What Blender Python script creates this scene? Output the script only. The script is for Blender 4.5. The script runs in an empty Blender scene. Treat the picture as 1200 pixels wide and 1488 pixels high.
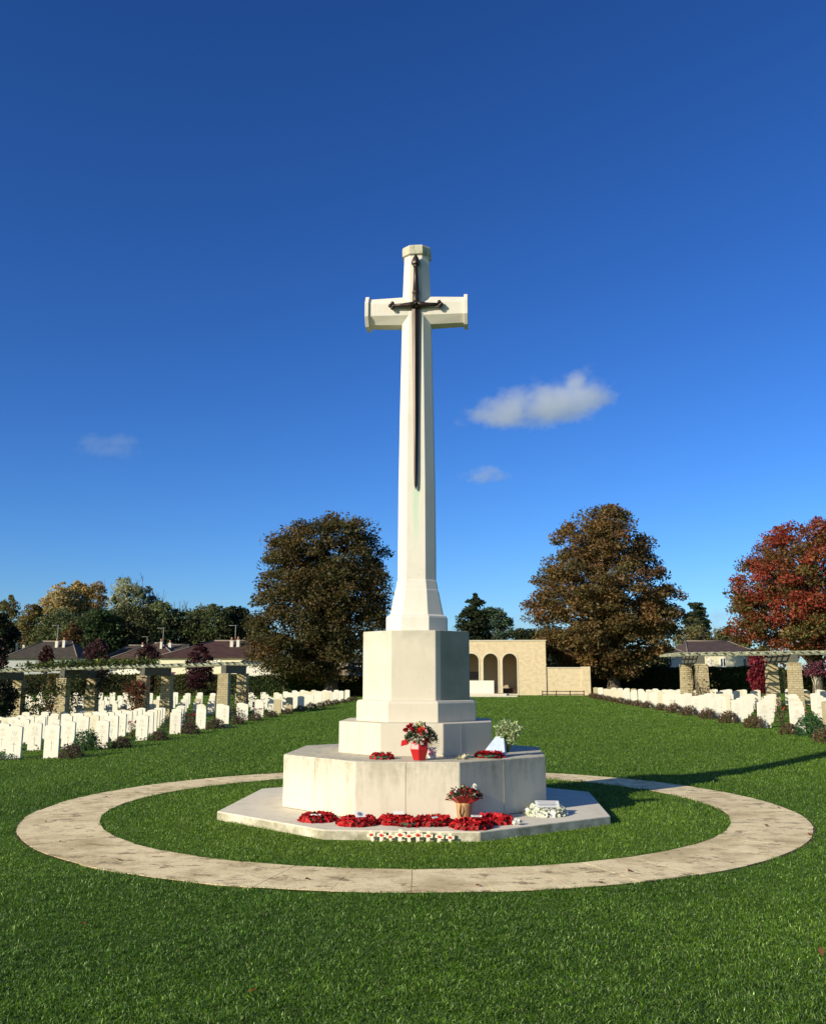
import bpy, math, random
import numpy as np
from mathutils import Vector, Matrix

R = math.radians
scene = bpy.context.scene
COL = scene.collection
random.seed(7)
rng = np.random.default_rng(7)

# ------------------------------------------------------------------ camera
CAMX, CAMY, CAMZ = 0.98, -13.08, 1.8
YAW, PITCH = R(4.41), R(9.97)
cam = bpy.data.cameras.new("camera")
cam.sensor_fit = 'HORIZONTAL'; cam.sensor_width = 36.0; cam.lens = 36.0 * 1340 / 1200
cam.clip_start = 0.1; cam.clip_end = 20000
camo = bpy.data.objects.new("camera", cam); COL.objects.link(camo)
camo.location = (CAMX, CAMY, CAMZ); camo.rotation_euler = (R(90) + PITCH, 0, YAW)
scene.camera = camo

# ------------------------------------------------------------------ sky and sun
SUN_EL, SUN_DIR = R(22.5), Vector((-0.738, -0.675, 0)).normalized()      # where the sun stands
world = bpy.data.worlds.new("World"); scene.world = world; world.use_nodes = True
wn, wl = world.node_tree.nodes, world.node_tree.links
wn.clear()
sky = wn.new('ShaderNodeTexSky'); sky.sky_type = 'NISHITA'; sky.sun_disc = False
sky.sun_elevation = SUN_EL; sky.sun_rotation = math.atan2(SUN_DIR.x, SUN_DIR.y) % (2 * math.pi)
sky.altitude = 100; sky.air_density = 1.0; sky.dust_density = 0.35; sky.ozone_density = 4.0
hs = wn.new('ShaderNodeHueSaturation'); hs.inputs['Saturation'].default_value = 1.12
gm = wn.new('ShaderNodeGamma'); gm.inputs['Gamma'].default_value = 1.26
bg = wn.new('ShaderNodeBackground'); bg.inputs['Strength'].default_value = 0.085
wo = wn.new('ShaderNodeOutputWorld')
wl.new(sky.outputs[0], hs.inputs['Color']); wl.new(hs.outputs[0], gm.inputs['Color'])
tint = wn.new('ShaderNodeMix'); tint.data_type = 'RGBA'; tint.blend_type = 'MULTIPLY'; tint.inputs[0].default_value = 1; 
# deep clear blue away from the sun, whiter and warmer on the unseen sun side for less blue ambient
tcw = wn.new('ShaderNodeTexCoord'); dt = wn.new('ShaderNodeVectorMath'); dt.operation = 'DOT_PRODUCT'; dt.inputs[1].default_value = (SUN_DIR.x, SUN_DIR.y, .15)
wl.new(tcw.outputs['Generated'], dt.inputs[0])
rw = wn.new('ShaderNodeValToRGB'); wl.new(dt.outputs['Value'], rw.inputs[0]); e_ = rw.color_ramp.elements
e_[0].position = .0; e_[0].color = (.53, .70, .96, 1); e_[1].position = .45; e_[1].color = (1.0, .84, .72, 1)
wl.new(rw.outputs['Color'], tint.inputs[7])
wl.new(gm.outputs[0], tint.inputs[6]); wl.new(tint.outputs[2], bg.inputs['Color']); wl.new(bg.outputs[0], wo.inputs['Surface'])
sun = bpy.data.lights.new("sun", 'SUN'); sun.energy = 5.0; sun.angle = R(0.53); sun.color = (1.0, 0.91, 0.71)
suno = bpy.data.objects.new("sun", sun); COL.objects.link(suno)
sd = Vector((SUN_DIR.x * math.cos(SUN_EL), SUN_DIR.y * math.cos(SUN_EL), math.sin(SUN_EL)))
suno.rotation_euler = (-sd).to_track_quat('-Z', 'Y').to_euler(); suno.location = (-40, -40, 40)
vs = scene.view_settings
vs.view_transform = 'Standard'; vs.look = 'None'; vs.gamma = 1.0; vs.use_curve_mapping = False; vs.exposure = 0.25
scene.render.engine = 'CYCLES'
scene.cycles.use_denoising = True
scene.cycles.max_bounces = 6; scene.cycles.transparent_max_bounces = 8; scene.cycles.volume_bounces = 5
scene.cycles.volume_step_rate = 1.0

# ------------------------------------------------------------------ helpers
def at(px, d):
    """ground position (x, y) seen at image column px (of 1200) at forward distance d"""
    a = (px - 600) * d / 1340
    c, s = math.cos(YAW), math.sin(YAW)
    return CAMX + a * c - d * s, CAMY + a * s + d * c
def zat(py, d):
    return CAMZ + (979.6 - py) * d / 1340
def sst(a, b, x):
    t = np.clip((x - a) / (b - a), 0, 1); return t * t * (3 - 2 * t)
def terrain(x, y):
    x = np.asarray(x, float); y = np.asarray(y, float)
    f = sst(-8, 2, y) * (1 - sst(72, 95, y))
    l = sst(5.3, 9.0, -x) * 0.24 + (0.06 * (np.clip(-x, 9.2, 18) - 9.2) + 0.02 * (np.clip(-x, 18, 30) - 18)) * (1 - sst(38, 52, y)) * (.6 + .4 * sst(14, 30, y))
    r = sst(5.3, 8.8, x) * 0.18 * (1 - sst(12, 55, y))
    return (-l + r) * f
def tz(x, y): return float(terrain(x, y))

def tag(o, label=None, cat=None, group=None, kind=None):
    if label: o['label'] = label
    if cat: o['category'] = cat
    if group: o['group'] = group
    if kind: o['kind'] = kind
    return o
def link(o, parent=None):
    COL.objects.link(o)
    if parent is not None: o.parent = parent
    return o
def empty(name, loc, rz=0, **k):
    o = bpy.data.objects.new(name, None); o.location = loc; o.rotation_euler = (0, 0, rz)
    o.empty_display_size = 0.2
    link(o); tag(o, **k); return o
def np_mesh(name, V, F, cols=None, smooth=False):
    """V (n,3), F (m,k) uniform polygons"""
    V = np.ascontiguousarray(V, dtype=np.float32); F = np.ascontiguousarray(F, dtype=np.int32)
    me = bpy.data.meshes.new(name)
    me.vertices.add(len(V)); me.vertices.foreach_set('co', V.ravel())
    m, k = F.shape
    me.loops.add(m * k); me.loops.foreach_set('vertex_index', F.ravel())
    me.polygons.add(m); me.polygons.foreach_set('loop_start', np.arange(0, m * k, k, dtype=np.int32))
    if smooth: me.polygons.foreach_set('use_smooth', np.ones(m, bool))
    if cols is not None:
        a = me.color_attributes.new('Col', 'FLOAT_COLOR', 'POINT')
        c = np.ones((len(V), 4), np.float32); c[:, :3] = cols
        a.data.foreach_set('color', c.ravel())
    me.update(calc_edges=True); return me

class MB:
    def __init__(s): s.v = []; s.f = []; s.sm = []
    def add(s, vs, fs, smooth=False):
        n = len(s.v); s.v += [tuple(v) for v in vs]; s.f += [tuple(i + n for i in f) for f in fs]; s.sm += [smooth] * len(fs)
    def box(s, x0, x1, y0, y1, z0, z1):
        s.add([(x0,y0,z0),(x1,y0,z0),(x1,y1,z0),(x0,y1,z0),(x0,y0,z1),(x1,y0,z1),(x1,y1,z1),(x0,y1,z1)],
              [(3,2,1,0),(4,5,6,7),(0,1,5,4),(1,2,6,5),(2,3,7,6),(3,0,4,7)])
    def obox(s, c, size, rz=0, rx=0, ry=0):
        m = Matrix.Translation(c) @ Matrix.Rotation(rz, 4, 'Z') @ Matrix.Rotation(rx, 4, 'X') @ Matrix.Rotation(ry, 4, 'Y')
        hx, hy, hz = size[0]/2, size[1]/2, size[2]/2
        p = [(-hx,-hy,-hz),(hx,-hy,-hz),(hx,hy,-hz),(-hx,hy,-hz),(-hx,-hy,hz),(hx,-hy,hz),(hx,hy,hz),(-hx,hy,hz)]
        s.add([m @ Vector(q) for q in p], [(3,2,1,0),(4,5,6,7),(0,1,5,4),(1,2,6,5),(2,3,7,6),(3,0,4,7)])
    def loft(s, rings, cap=True, smooth=False):
        n = len(rings[0]); vs = [p for r in rings for p in r]; fs = []
        for k in range(len(rings) - 1):
            for i in range(n):
                j = (i + 1) % n
                fs.append((k*n+i, k*n+j, (k+1)*n+j, (k+1)*n+i))
        s.add(vs, fs, smooth)
        if cap:
            b = len(s.v) - len(vs)
            s.f.append(tuple(b + i for i in reversed(range(n)))); s.sm.append(False)
            b2 = b + (len(rings)-1)*n
            s.f.append(tuple(b2 + i for i in range(n))); s.sm.append(False)
    def tube(s, pts, rad, n=6, smooth=True):
        rings = []
        pts = [Vector(p) for p in pts]
        for i, p in enumerate(pts):
            d = (pts[min(i+1, len(pts)-1)] - pts[max(i-1, 0)]).normalized()
            u = d.cross(Vector((0,0,1)) if abs(d.z) < .9 else Vector((1,0,0))).normalized(); w = u.cross(d)
            r = rad[i] if hasattr(rad, '__len__') else rad
            rings.append([p + (u*math.cos(t) + w*math.sin(t)) * r for t in [2*math.pi*k/n for k in range(n)]])
        s.loft([list(reversed(r)) for r in rings], True, smooth)
    def lathe(s, prof, c=(0,0,0), n=16, smooth=True, wob=None):
        rings = []
        for r, z in prof:
            rings.append([(c[0]+r*math.cos(2*math.pi*k/n)*(wob(k,z) if wob else 1), c[1]+r*math.sin(2*math.pi*k/n)*(wob(k,z) if wob else 1), c[2]+z) for k in range(n)])
        s.loft(rings, True, smooth)
    def prism_y(s, poly, y0, y1):
        n = len(poly)
        s.add([(x,y0,z) for x,z in poly] + [(x,y1,z) for x,z in poly],
              [tuple(range(n)), tuple(reversed(range(n,2*n)))] + [(i, i+n, (i+1)%n+n, (i+1)%n) for i in range(n)])
    def ball(s, c, r, n=8, m=5, sc=(1,1,1)):
        rings = []
        for k in range(1, m):
            t = math.pi*k/m
            rings.append([(c[0]+sc[0]*r*math.sin(t)*math.cos(2*math.pi*i/n), c[1]+sc[1]*r*math.sin(t)*math.sin(2*math.pi*i/n), c[2]-sc[2]*r*math.cos(t)) for i in range(n)])
        s.loft(rings, True, True)
    def mesh(s, name):
        me = bpy.data.meshes.new(name); me.from_pydata(s.v, [], s.f)
        me.polygons.foreach_set('use_smooth', s.sm); me.update(); return me
    def build(s, name, mat, parent=None, loc=None, bevel=0):
        return obj(name, s.mesh(name), mat, parent, loc, bevel)
def obj(name, me, mat, parent=None, loc=None, bevel=0):
    if mat is not None and len(me.materials) == 0: me.materials.append(mat)
    o = bpy.data.objects.new(name, me); link(o, parent)
    if loc is not None: o.location = loc
    if bevel:
        b = o.modifiers.new('bevel', 'BEVEL'); b.width = bevel; b.segments = 2; b.limit_method = 'ANGLE'; b.angle_limit = R(20)
    return o
def copy_tree(o, parent=None):
    c = o.copy(); COL.objects.link(c); c.parent = parent
    for ch in list(o.children): copy_tree(ch, c)
    return c

# ------------------------------------------------------------------ materials
class NT:
    def __init__(s, name, rough=0.9, spec=0.2):
        s.m = bpy.data.materials.new(name); s.m.use_nodes = True
        s.n = s.m.node_tree.nodes; s.l = s.m.node_tree.links
        s.b = s.n['Principled BSDF']; s.b.inputs['Roughness'].default_value = rough
        s.b.inputs['Specular IOR Level'].default_value = spec
        s.tc = s.n.new('ShaderNodeTexCoord')
    def mapn(s, scale=(1,1,1), src='Object'):
        mp = s.n.new('ShaderNodeMapping'); mp.inputs['Scale'].default_value = scale
        s.l.new(s.tc.outputs[src], mp.inputs['Vector']); return mp.outputs[0]
    def noise(s, scale, det=5, vec=None, rough=.6):
        x = s.n.new('ShaderNodeTexNoise'); x.inputs['Scale'].default_value = scale
        x.inputs['Detail'].default_value = det; x.inputs['Roughness'].default_value = rough
        s.l.new(vec if vec is not None else s.tc.outputs['Object'], x.inputs['Vector']); return x.outputs['Fac']
    def ramp(s, fac, stops):
        r = s.n.new('ShaderNodeValToRGB'); e = r.color_ramp.elements
        while len(e) < len(stops): e.new(0.5)
        for i, (p, c) in enumerate(stops):
            e[i].position = p; e[i].color = (c, c, c, 1) if not hasattr(c, '__len__') else (*c, 1)
        s.l.new(fac, r.inputs[0]); return r.outputs['Color']
    def mix(s, fac, a, b, mode='MIX'):
        x = s.n.new('ShaderNodeMix'); x.data_type = 'RGBA'; x.blend_type = mode
        for k, v in ((0, fac), (6, a), (7, b)):
            if hasattr(v, 'is_linked') or isinstance(v, bpy.types.NodeSocket): s.l.new(v, x.inputs[k])
            elif k == 0: x.inputs[0].default_value = v
            else: x.inputs[k].default_value = (*v, 1)
        return x.outputs[2]
    def math(s, op, a, b=None, clamp=False):
        x = s.n.new('ShaderNodeMath'); x.operation = op; x.use_clamp = clamp
        for k, v in ((0, a), (1, b)):
            if v is None: continue
            if isinstance(v, bpy.types.NodeSocket): s.l.new(v, x.inputs[k])
            else: x.inputs[k].default_value = v
        return x.outputs[0]
    def xyz(s, src='Object'):
        x = s.n.new('ShaderNodeSeparateXYZ'); s.l.new(s.tc.outputs[src], x.inputs[0]); return x.outputs
    def color(s, c):
        if isinstance(c, bpy.types.NodeSocket): s.l.new(c, s.b.inputs['Base Color'])
        else: s.b.inputs['Base Color'].default_value = (*c, 1)
    def bump(s, h, strength=.3, dist=.01):
        b = s.n.new('ShaderNodeBump'); b.inputs['Strength'].default_value = strength; b.inputs['Distance'].default_value = dist
        s.l.new(h, b.inputs['Height']); s.l.new(b.outputs[0], s.b.inputs['Normal'])

def stone_mat(name, base, dark, amount=.45, streak=0.5, scale=1.0):
    t = NT(name, .85, .25)
    big = t.noise(1.1*scale, 4); mid = t.noise(5*scale, 6, t.mapn((1,1,.35)))
    fine = t.noise(60*scale, 4)
    c = t.mix(t.ramp(big, [(.35, 0), (.75, 1)]), base, tuple(b*.93 for b in base))
    st = t.math('MULTIPLY', t.ramp(mid, [(.50, 0), (.78, 1)]), amount)
    c = t.mix(st, c, dark)
    v = t.n.new('ShaderNodeTexNoise'); v.inputs['Scale'].default_value = 22*scale; v.inputs['Detail'].default_value = 3
    t.l.new(t.tc.outputs['Object'], v.inputs['Vector'])
    sp = t.math('MULTIPLY', t.ramp(v.outputs['Fac'], [(.66, 0), (.74, 1)]), amount*.6)
    c = t.mix(sp, c, tuple(x*.7 for x in dark))
    t.color(c); t.bump(fine, .25, .004); return t
WS = (.62, .565, .465)
m_stone = stone_mat('portland_stone', WS, (.42, .40, .30), .35).m
# plinth: grey lichen run down from its rim
t = stone_mat('weathered_plinth_stone', (.66, .60, .49), (.42, .38, .27), .6)
z = t.xyz()[2]
edge = t.ramp(t.math('ADD', z, t.math('MULTIPLY', t.math('SUBTRACT', t.noise(4, 6, t.mapn((2.2, 2.2, .35)), .7), .5), 1.3)), [(.45, 0), (.90, 1)])
old = t.b.inputs['Base Color'].links[0].from_socket
t.color(t.mix(t.math('MULTIPLY', edge, t.math('MULTIPLY', t.ramp(t.noise(14, 5), [(.3, .2), (.65, 1)]), .75)), old, (.27, .25, .17)))
m_plinth = t.m
t = stone_mat('slab_stone', (.76, .69, .56), (.46, .41, .29), .45)
z = t.xyz()[2]; old = t.b.inputs['Base Color'].links[0].from_socket
low = t.math('MULTIPLY', t.ramp(z, [(.085, 1), (.108, 0)]), t.ramp(t.noise(6, 6), [(.35, .15), (.65, .9)]))
c = t.mix(low, old, (.24, .22, .14)); c = t.mix(t.math('MULTIPLY', t.ramp(t.noise(3.5, 7, None, .7), [(.55, 0), (.75, 1)]), .45), c, (.34, .29, .19))
t.color(c); m_slab = t.m
t = stone_mat('weathered_pedestal_stone', WS, (.42, .40, .30), .35)
x, y, z = t.xyz()
algae = t.math('MULTIPLY', t.ramp(x, [(.345, 0), (.365, 1)]), t.ramp(t.noise(1.6, 5), [(.2, .5), (.7, .95)]))
rim = t.math('MULTIPLY', t.ramp(t.math('ADD', z, t.math('MULTIPLY', t.noise(6, 5), .5)), [(.0, 0), (1, 0)]), 0)
old = t.b.inputs['Base Color'].links[0].from_socket
rim = t.ramp(t.math('ADD', t.math('SUBTRACT', z, 1.9), t.math('SUBTRACT', t.noise(5, 6), .5)), [(.2, 0), (.55, .45)])
c2 = t.mix(rim, old, (.34, .33, .25))
t.color(t.mix(algae, c2, (.20, .225, .165)))
m_pedestal = t.m
# shaft: verdigris run below the sword tip, black growth on the cap
t = stone_mat('shaft_stone', (.68, .645, .57), (.45, .43, .33), .3)
x, y, z = t.xyz()
ax = t.math('ABSOLUTE', t.math('ADD', x, t.math('MULTIPLY', t.math('SUBTRACT', t.noise(3, 3), .5), .05)))
side = t.ramp(ax, [(.02, 1), (.06, 0)])
zz = t.math('MULTIPLY', t.ramp(t.math('MULTIPLY', z, .1), [(.345, 0), (.40, .8), (.435, 1), (.444, 0)]), t.ramp(y, [(0, 1), (.01, 0)]))
old = t.b.inputs['Base Color'].links[0].from_socket
t.color(t.mix(t.math('MULTIPLY', t.math('MULTIPLY', side, zz), .6), old, (.36, .60, .42)))
m_shaft = t.m
m_arm = stone_mat('arm_stone', (.68, .645, .57), (.45, .43, .33), .35, scale=2).m
m_cap = stone_mat('lichened_cap_stone', (.50, .48, .37), (.13, .13, .09), .95, scale=3).m
m_white = stone_mat('headstone_white', (.80, .75, .63), (.58, .54, .44), .3, scale=2).m
m_cream = stone_mat('headstone_cream', (.74, .67, .49), (.48, .44, .30), .4, scale=2).m
m_tan = stone_mat('headstone_tan', (.50, .42, .26), (.34, .30, .2), .4, scale=2).m
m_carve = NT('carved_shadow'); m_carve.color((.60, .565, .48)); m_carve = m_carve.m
m_joint = NT('mortar_joint'); m_joint.color((.36, .33, .25)); m_joint = m_joint.m

t = NT('path_stone', .9, .15)
c = t.mix(t.ramp(t.noise(1.3, 5), [(.3, 0), (.7, 1)]), (.92, .76, .46), (.80, .65, .385))
c = t.mix(t.math('MULTIPLY', t.ramp(t.noise(4.0, 7, t.mapn((.8, 1.1, 1)), .7), [(.50, 0), (.64, 1)]), .6), c, (.42, .31, .17))
c = t.mix(t.math('MULTIPLY', t.ramp(t.noise(2.6, 9, t.mapn((.8, 1.4, 1)), .78), [(.57, 0), (.64, 1)]), .85), c, (.15, .115, .065))
c = t.mix(t.math('MULTIPLY', t.ramp(t.noise(28, 4), [(.62, 0), (.72, 1)]), .5), c, (.18, .15, .09))
sm = t.n.new('ShaderNodeMapping'); sm.inputs['Scale'].default_value = (2.0, 3.0, 1); sm.inputs['Location'].default_value = (3.3, 7.1, 0); t.l.new(t.tc.outputs['Object'], sm.inputs['Vector'])
c = t.mix(t.math('MULTIPLY', t.ramp(t.noise(1.6, 9, sm.outputs[0], .72), [(.565, 0), (.60, 1)]), .8), c, (.20, .15, .085))
c = t.mix(t.math('MULTIPLY', t.ramp(t.noise(.8, 6, None, .65), [(.5, 0), (.62, 1)]), .6), c, (.46, .35, .18))
c = t.mix(t.math('MULTIPLY', t.ramp(t.noise(45, 3, None, .6), [(.60, 0), (.68, 1)]), .5), c, (.26, .21, .13))
t.color(c); t.bump(t.noise(30, 6), .4, .008); m_path = t.m
t = NT('soil', .95, .1); t.color(t.mix(t.noise(12, 5), (.05, .035, .02), (.10, .07, .04))); m_soil = t.m

def brick(name, c1, c2, mortar, bw=.24, bh=.08):
    t = NT(name, .9, .15)
    x, y, z = t.xyz()
    cb = t.n.new('ShaderNodeCombineXYZ'); t.l.new(t.math('ADD', x, y), cb.inputs[0]); t.l.new(z, cb.inputs[1])
    b = t.n.new('ShaderNodeTexBrick'); t.l.new(cb.outputs[0], b.inputs['Vector'])
    b.inputs['Scale'].default_value = 1; b.inputs['Brick Width'].default_value = bw; b.inputs['Row Height'].default_value = bh
    b.inputs['Mortar Size'].default_value = .010; b.inputs['Color1'].default_value = (*c1, 1); b.inputs['Color2'].default_value = (*c2, 1)
    b.inputs['Mortar'].default_value = (*mortar, 1); b.inputs['Bias'].default_value = 0
    c = t.mix(t.math('MULTIPLY', t.ramp(t.noise(3, 6), [(.45, 0), (.75, 1)]), .5), b.outputs['Color'], tuple(v*.62 for v in c2))
    c = t.mix(t.math('MULTIPLY', t.ramp(t.noise(9, 5), [(.5, 0), (.8, 1)]), .4), c, tuple(min(1, v*1.15) for v in c1))
    t.color(c); t.bump(b.outputs['Fac'], -.6, .01); return t.m
m_brick = brick('yellow_brick', (.70, .57, .37), (.61, .48, .30), (.66, .55, .38))
m_pillar = brick('pillar_limestone_courses', (.54, .46, .29), (.40, .325, .185), (.20, .16, .09), .26, .11)
def plain(name, c, rough=.8, spec=.3, var=.12, sc=4):
    t = NT(name, rough, spec)
    t.color(t.mix(t.noise(sc, 5), tuple(v*(1-var) for v in c), tuple(min(1, v*(1+var)) for v in c))); return t.m
m_render = plain('tan_render', (.42, .34, .24)); m_brown = plain('dark_brown_timber', (.05, .03, .025))
m_coping = plain('coping_stone', (.62, .57, .44))
t = NT('lichened_timber', .9, .1)
c = t.mix(t.noise(3, 6, t.mapn((.4, 1, 1))), (.19, .19, .135), (.29, .29, .20))
c = t.mix(t.ramp(t.noise(9, 6), [(.47, 0), (.62, 1)]), c, (.52, .52, .37)); t.color(c); t.bump(t.noise(25, 5), .6, .02); m_timber = t.m
m_darktimber = plain('weathered_dark_timber', (.12, .115, .09))
t = NT('bronze', .42, .5); t.b.inputs['Metallic'].default_value = .55
t.color(t.mix(t.noise(7, 5), (.032, .022, .018), (.06, .043, .035))); m_bronze = t.m

def foliage(name, trans=.35, rough=.55):
    m = bpy.data.materials.new(name); m.use_nodes = True; n = m.node_tree.nodes; l = m.node_tree.links; n.clear()
    a = n.new('ShaderNodeVertexColor'); a.layer_name = 'Col'
    p = n.new('ShaderNodeBsdfPrincipled'); p.inputs['Roughness'].default_value = rough; p.inputs['Specular IOR Level'].default_value = .25
    tr = n.new('ShaderNodeBsdfTranslucent'); mx = n.new('ShaderNodeMixShader'); mx.inputs[0].default_value = trans
    o = n.new('ShaderNodeOutputMaterial')
    l.new(a.outputs[0], p.inputs['Base Color']); l.new(a.outputs[0], tr.inputs[0])
    l.new(p.outputs[0], mx.inputs[1]); l.new(tr.outputs[0], mx.inputs[2]); l.new(mx.outputs[0], o.inputs[0]); return m
m_leaf = foliage('leaf'); m_petal = foliage('petal', .25, .6)
m_blade = foliage('grass_blade', .30, .42)
t = NT('bark', .95, .1); t.color(t.mix(t.noise(6, 6, t.mapn((3, 3, .6))), (.06, .045, .032), (.17, .14, .11))); t.bump(t.noise(9, 6, t.mapn((3,3,.5))), .8, .05); m_bark = t.m

# ------------------------------------------------------------------ ground, lawn, path
t = NT('lawn_grass', .9, .12)
big = t.noise(.12, 4); mid = t.noise(.9, 5); fine = t.noise(18, 6, None, .75); vf = t.noise(55, 4, t.mapn((1, .5, 1)), .8)
c = t.mix(t.ramp(big, [(.3, 0), (.7, 1)]), (.095, .20, .016), (.125, .23, .020))
c = t.mix(t.math('MULTIPLY', t.ramp(mid, [(.4, 0), (.7, 1)]), .5), c, (.070, .155, .022))
c = t.mix(t.math('MULTIPLY', t.ramp(fine, [(.38, 1), (.55, 0)]), .55), c, (.045, .095, .014))
c = t.mix(t.math('MULTIPLY', t.ramp(vf, [(.55, 0), (.72, 1)]), .55), c, (.17, .27, .07))
t.color(c); t.bump(fine, .9, .05); m_lawn = t.m
xs = np.unique(np.concatenate([-np.geomspace(40, 6000, 14)[::-1], np.linspace(-40, 40, 161), np.geomspace(40, 6000, 14)]))
ys = np.unique(np.concatenate([np.array([-400, -120, -50]), np.linspace(-24, 110, 201), np.geomspace(110, 9000, 16)]))
XX, YY = np.meshgrid(xs, ys)
V = np.stack([XX.ravel(), YY.ravel(), terrain(XX, YY).ravel() - 0.0], 1)
nx, ny = len(xs), len(ys)
idx = np.arange(nx * ny).reshape(ny, nx)
F = np.stack([idx[:-1, :-1].ravel(), idx[:-1, 1:].ravel(), idx[1:, 1:].ravel(), idx[1:, :-1].ravel()], 1)
tag(obj('lawn', np_mesh('lawn', V, F, smooth=True), m_lawn), kind='structure')
R2, R1 = 4.10, 5.02
b = MB(); NSEG = 46
for k in range(NSEG):
    a0 = 2*math.pi*(k+.004)/NSEG; a1 = 2*math.pi*(k+.996)/NSEG
    ri = R2 + random.uniform(-.012, .012); ro = R1 + random.uniform(-.015, .015)
    h = .010 + random.uniform(-.001, .001)
    q = [(ri*math.cos(a0), ri*math.sin(a0)), (ro*math.cos(a0), ro*math.sin(a0)), (ro*math.cos((a0+a1)/2)*1.0, ro*math.sin((a0+a1)/2)), (ro*math.cos(a1), ro*math.sin(a1)), (ri*math.cos(a1), ri*math.sin(a1))]
    b.loft([[(x, y, -.03) for x, y in q], [(x, y, h) for x, y in q]])
tag(b.build('path', m_path), kind='structure')
b = MB(); ri, ro = R2-.02, R1+.02; NR = 120
vv = [(r*math.cos(2*math.pi*k/NR), r*math.sin(2*math.pi*k/NR), .006) for r in (ri, ro) for k in range(NR)]
b.add(vv, [(k, NR+k, NR+(k+1) % NR, (k+1) % NR) for k in range(NR)])
tag(b.build('path_bed', m_soil), kind='structure')

# ------------------------------------------------------------------ the memorial cross
MX, MY = 0.04, -0.12
def ring8(hx, fx, hy, fy, z, cx=0, cy=0):
    return [(cx+x, cy+y, z) for x, y in ((-fx,-hy),(fx,-hy),(hx,-fy),(hx,fy),(fx,hy),(-fx,hy),(-hx,fy),(-hx,-fy))]
cross = empty('memorial_cross', (MX, MY, 0), label='tall white stone cross with bronze sword on an octagonal stepped base', cat='memorial cross')
b = MB(); b.loft([ring8(2.43,.86,2.44,1.16,-.05), ring8(2.43,.86,2.44,1.16,.105)]); b.build('foundation_slab', m_slab, cross, bevel=.012)
b = MB(); b.loft([ring8(1.69,.62,1.68,.75,.11), ring8(1.69,.62,1.68,.75,.77)]); b.build('plinth', m_plinth, cross, bevel=.012)
b = MB(); b.loft([ring8(1.015,.40,.99,.45,.77), ring8(1.015,.40,.99,.45,1.18)]); b.build('step', m_stone, cross, bevel=.01)
b = MB(); b.loft([ring8(.80,.325,.80,.33,1.18), ring8(.80,.325,.80,.33,1.42), ring8(.785,.315,.785,.32,1.452), ring8(.735,.297,.735,.30,1.457)]); b.build('step', m_stone, cross, bevel=.006)
b = MB(); b.loft([ring8(.72,.292,.72,.295,1.45), ring8(.72,.292,.72,.295,2.37)]); b.build('pedestal', m_pedestal, cross, bevel=.008)
def jline(x, y, z0, z1, rz=0):
    jb = MB(); jb.obox((x, y, (z0+z1)/2), (.006, .006, z1-z0), rz); jb.build('mortar_joint', m_joint, cross)
jline(-.02, -1.68, .13, .755); jline(1.15, -1.22, .13, .755, R(41)); jline(-1.2, -1.175, .13, .755, R(-41))
jline(-.70, -.725, .80, 1.165, R(-40)); jline(.62, -.795, .80, 1.165, R(40)); jline(-1.6, -1.80, .04, .10, R(-41))
# shaft with its flared foot
prof = [(.418,.187,2.37),(.418,.187,2.56),(.412,.184,2.585),(.366,.170,2.605),(.330,.160,2.78),(.298,.150,2.95),(.290,.148,2.955),(.270,.137,3.085),(.262,.134,3.09),(.262,.132,3.5),(.256,.130,4.4),(.238,.118,5.6),(.216,.104,6.7),(.203,.096,7.3),(.180,.086,7.96)]
b = MB(); b.loft([ring8(h,f,h*.93,f*1.0,z) for h,f,z in prof]); shaft = b.build('shaft', m_shaft, cross, bevel=.004)
b = MB(); b.loft([ring8(h,h*.46,h*.95,h*.46,z) for h,z in ((.176,7.925),(.209,7.945),(.211,8.055),(.200,8.085),(.10,8.10))]); b.build('cap', m_cap, cross)
def ringx(x, h, f, dy, fy, zc):
    return [(x, y, zc+z) for y, z in ((-dy,-f),(-dy,f),(-fy,h),(fy,h),(dy,f),(dy,-f),(fy,-h),(-fy,-h))]
for s in (-1, 1):
    b = MB(); zc = 7.085
    st = [(.03,.216,.098,.189,.10),(.20,.216,.098,.189,.10),(.70,.200,.090,.180,.09)]
    b.loft([ringx(s*x, h, f, dy, fy, zc) for x,h,f,dy,fy in (st if s > 0 else st[::-1])])
    b.build('cross_arm', m_arm, cross, bevel=.004)
    b = MB(); e = [(.70,.235,.105,.212,.11),(.755,.235,.105,.212,.11)]
    b.loft([ringx(s*x, h, f, dy, fy, zc) for x,h,f,dy,fy in (e if s > 0 else e[::-1])]); b.build('arm_end', m_arm, cross, bevel=.005)
# bronze sword on the front face
sw = bpy.data.objects.new('sword', None); link(sw, cross); sw.location = (0, -.20, 0); sw['label'] = 'dark bronze sword, point down, on the front of the cross'
b = MB()
ZG = 7.12
def fy(z): return 0 if z > 6.9 else -(6.9-z)*.0190   # follows the batter of the shaft
rings = []
for z, w in ((ZG+.02,.042),(ZG-.12,.060),(6.75,.056),(6.0,.047),(5.2,.036),(4.6,.026),(4.42,.020),(4.36,.004)):
    y = fy(z) - .025
    rings.append([(-w,y,z),(-w*.25,y-.012,z),(0,y-.034*min(1,w*25+.2),z),(w*.25,y-.012,z),(w,y,z),(0,y+.022,z)])
b.loft(rings[::-1]); b.build('blade', m_bronze, sw)
b = MB()
for s in (-1, 1):
    b.tube([(0,-.045,ZG),(s*.10,-.045,ZG+.0),(s*.20,-.045,ZG-.002),(s*.335,-.045,ZG-.004)], [.056,.042,.030,.024], 8)
    for dx, dz in ((.375,0),(.343,.036),(.343,-.036)): b.ball((s*dx,-.045,ZG+dz-.004), .031)
b.build('crossguard', m_bronze, sw)
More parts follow.
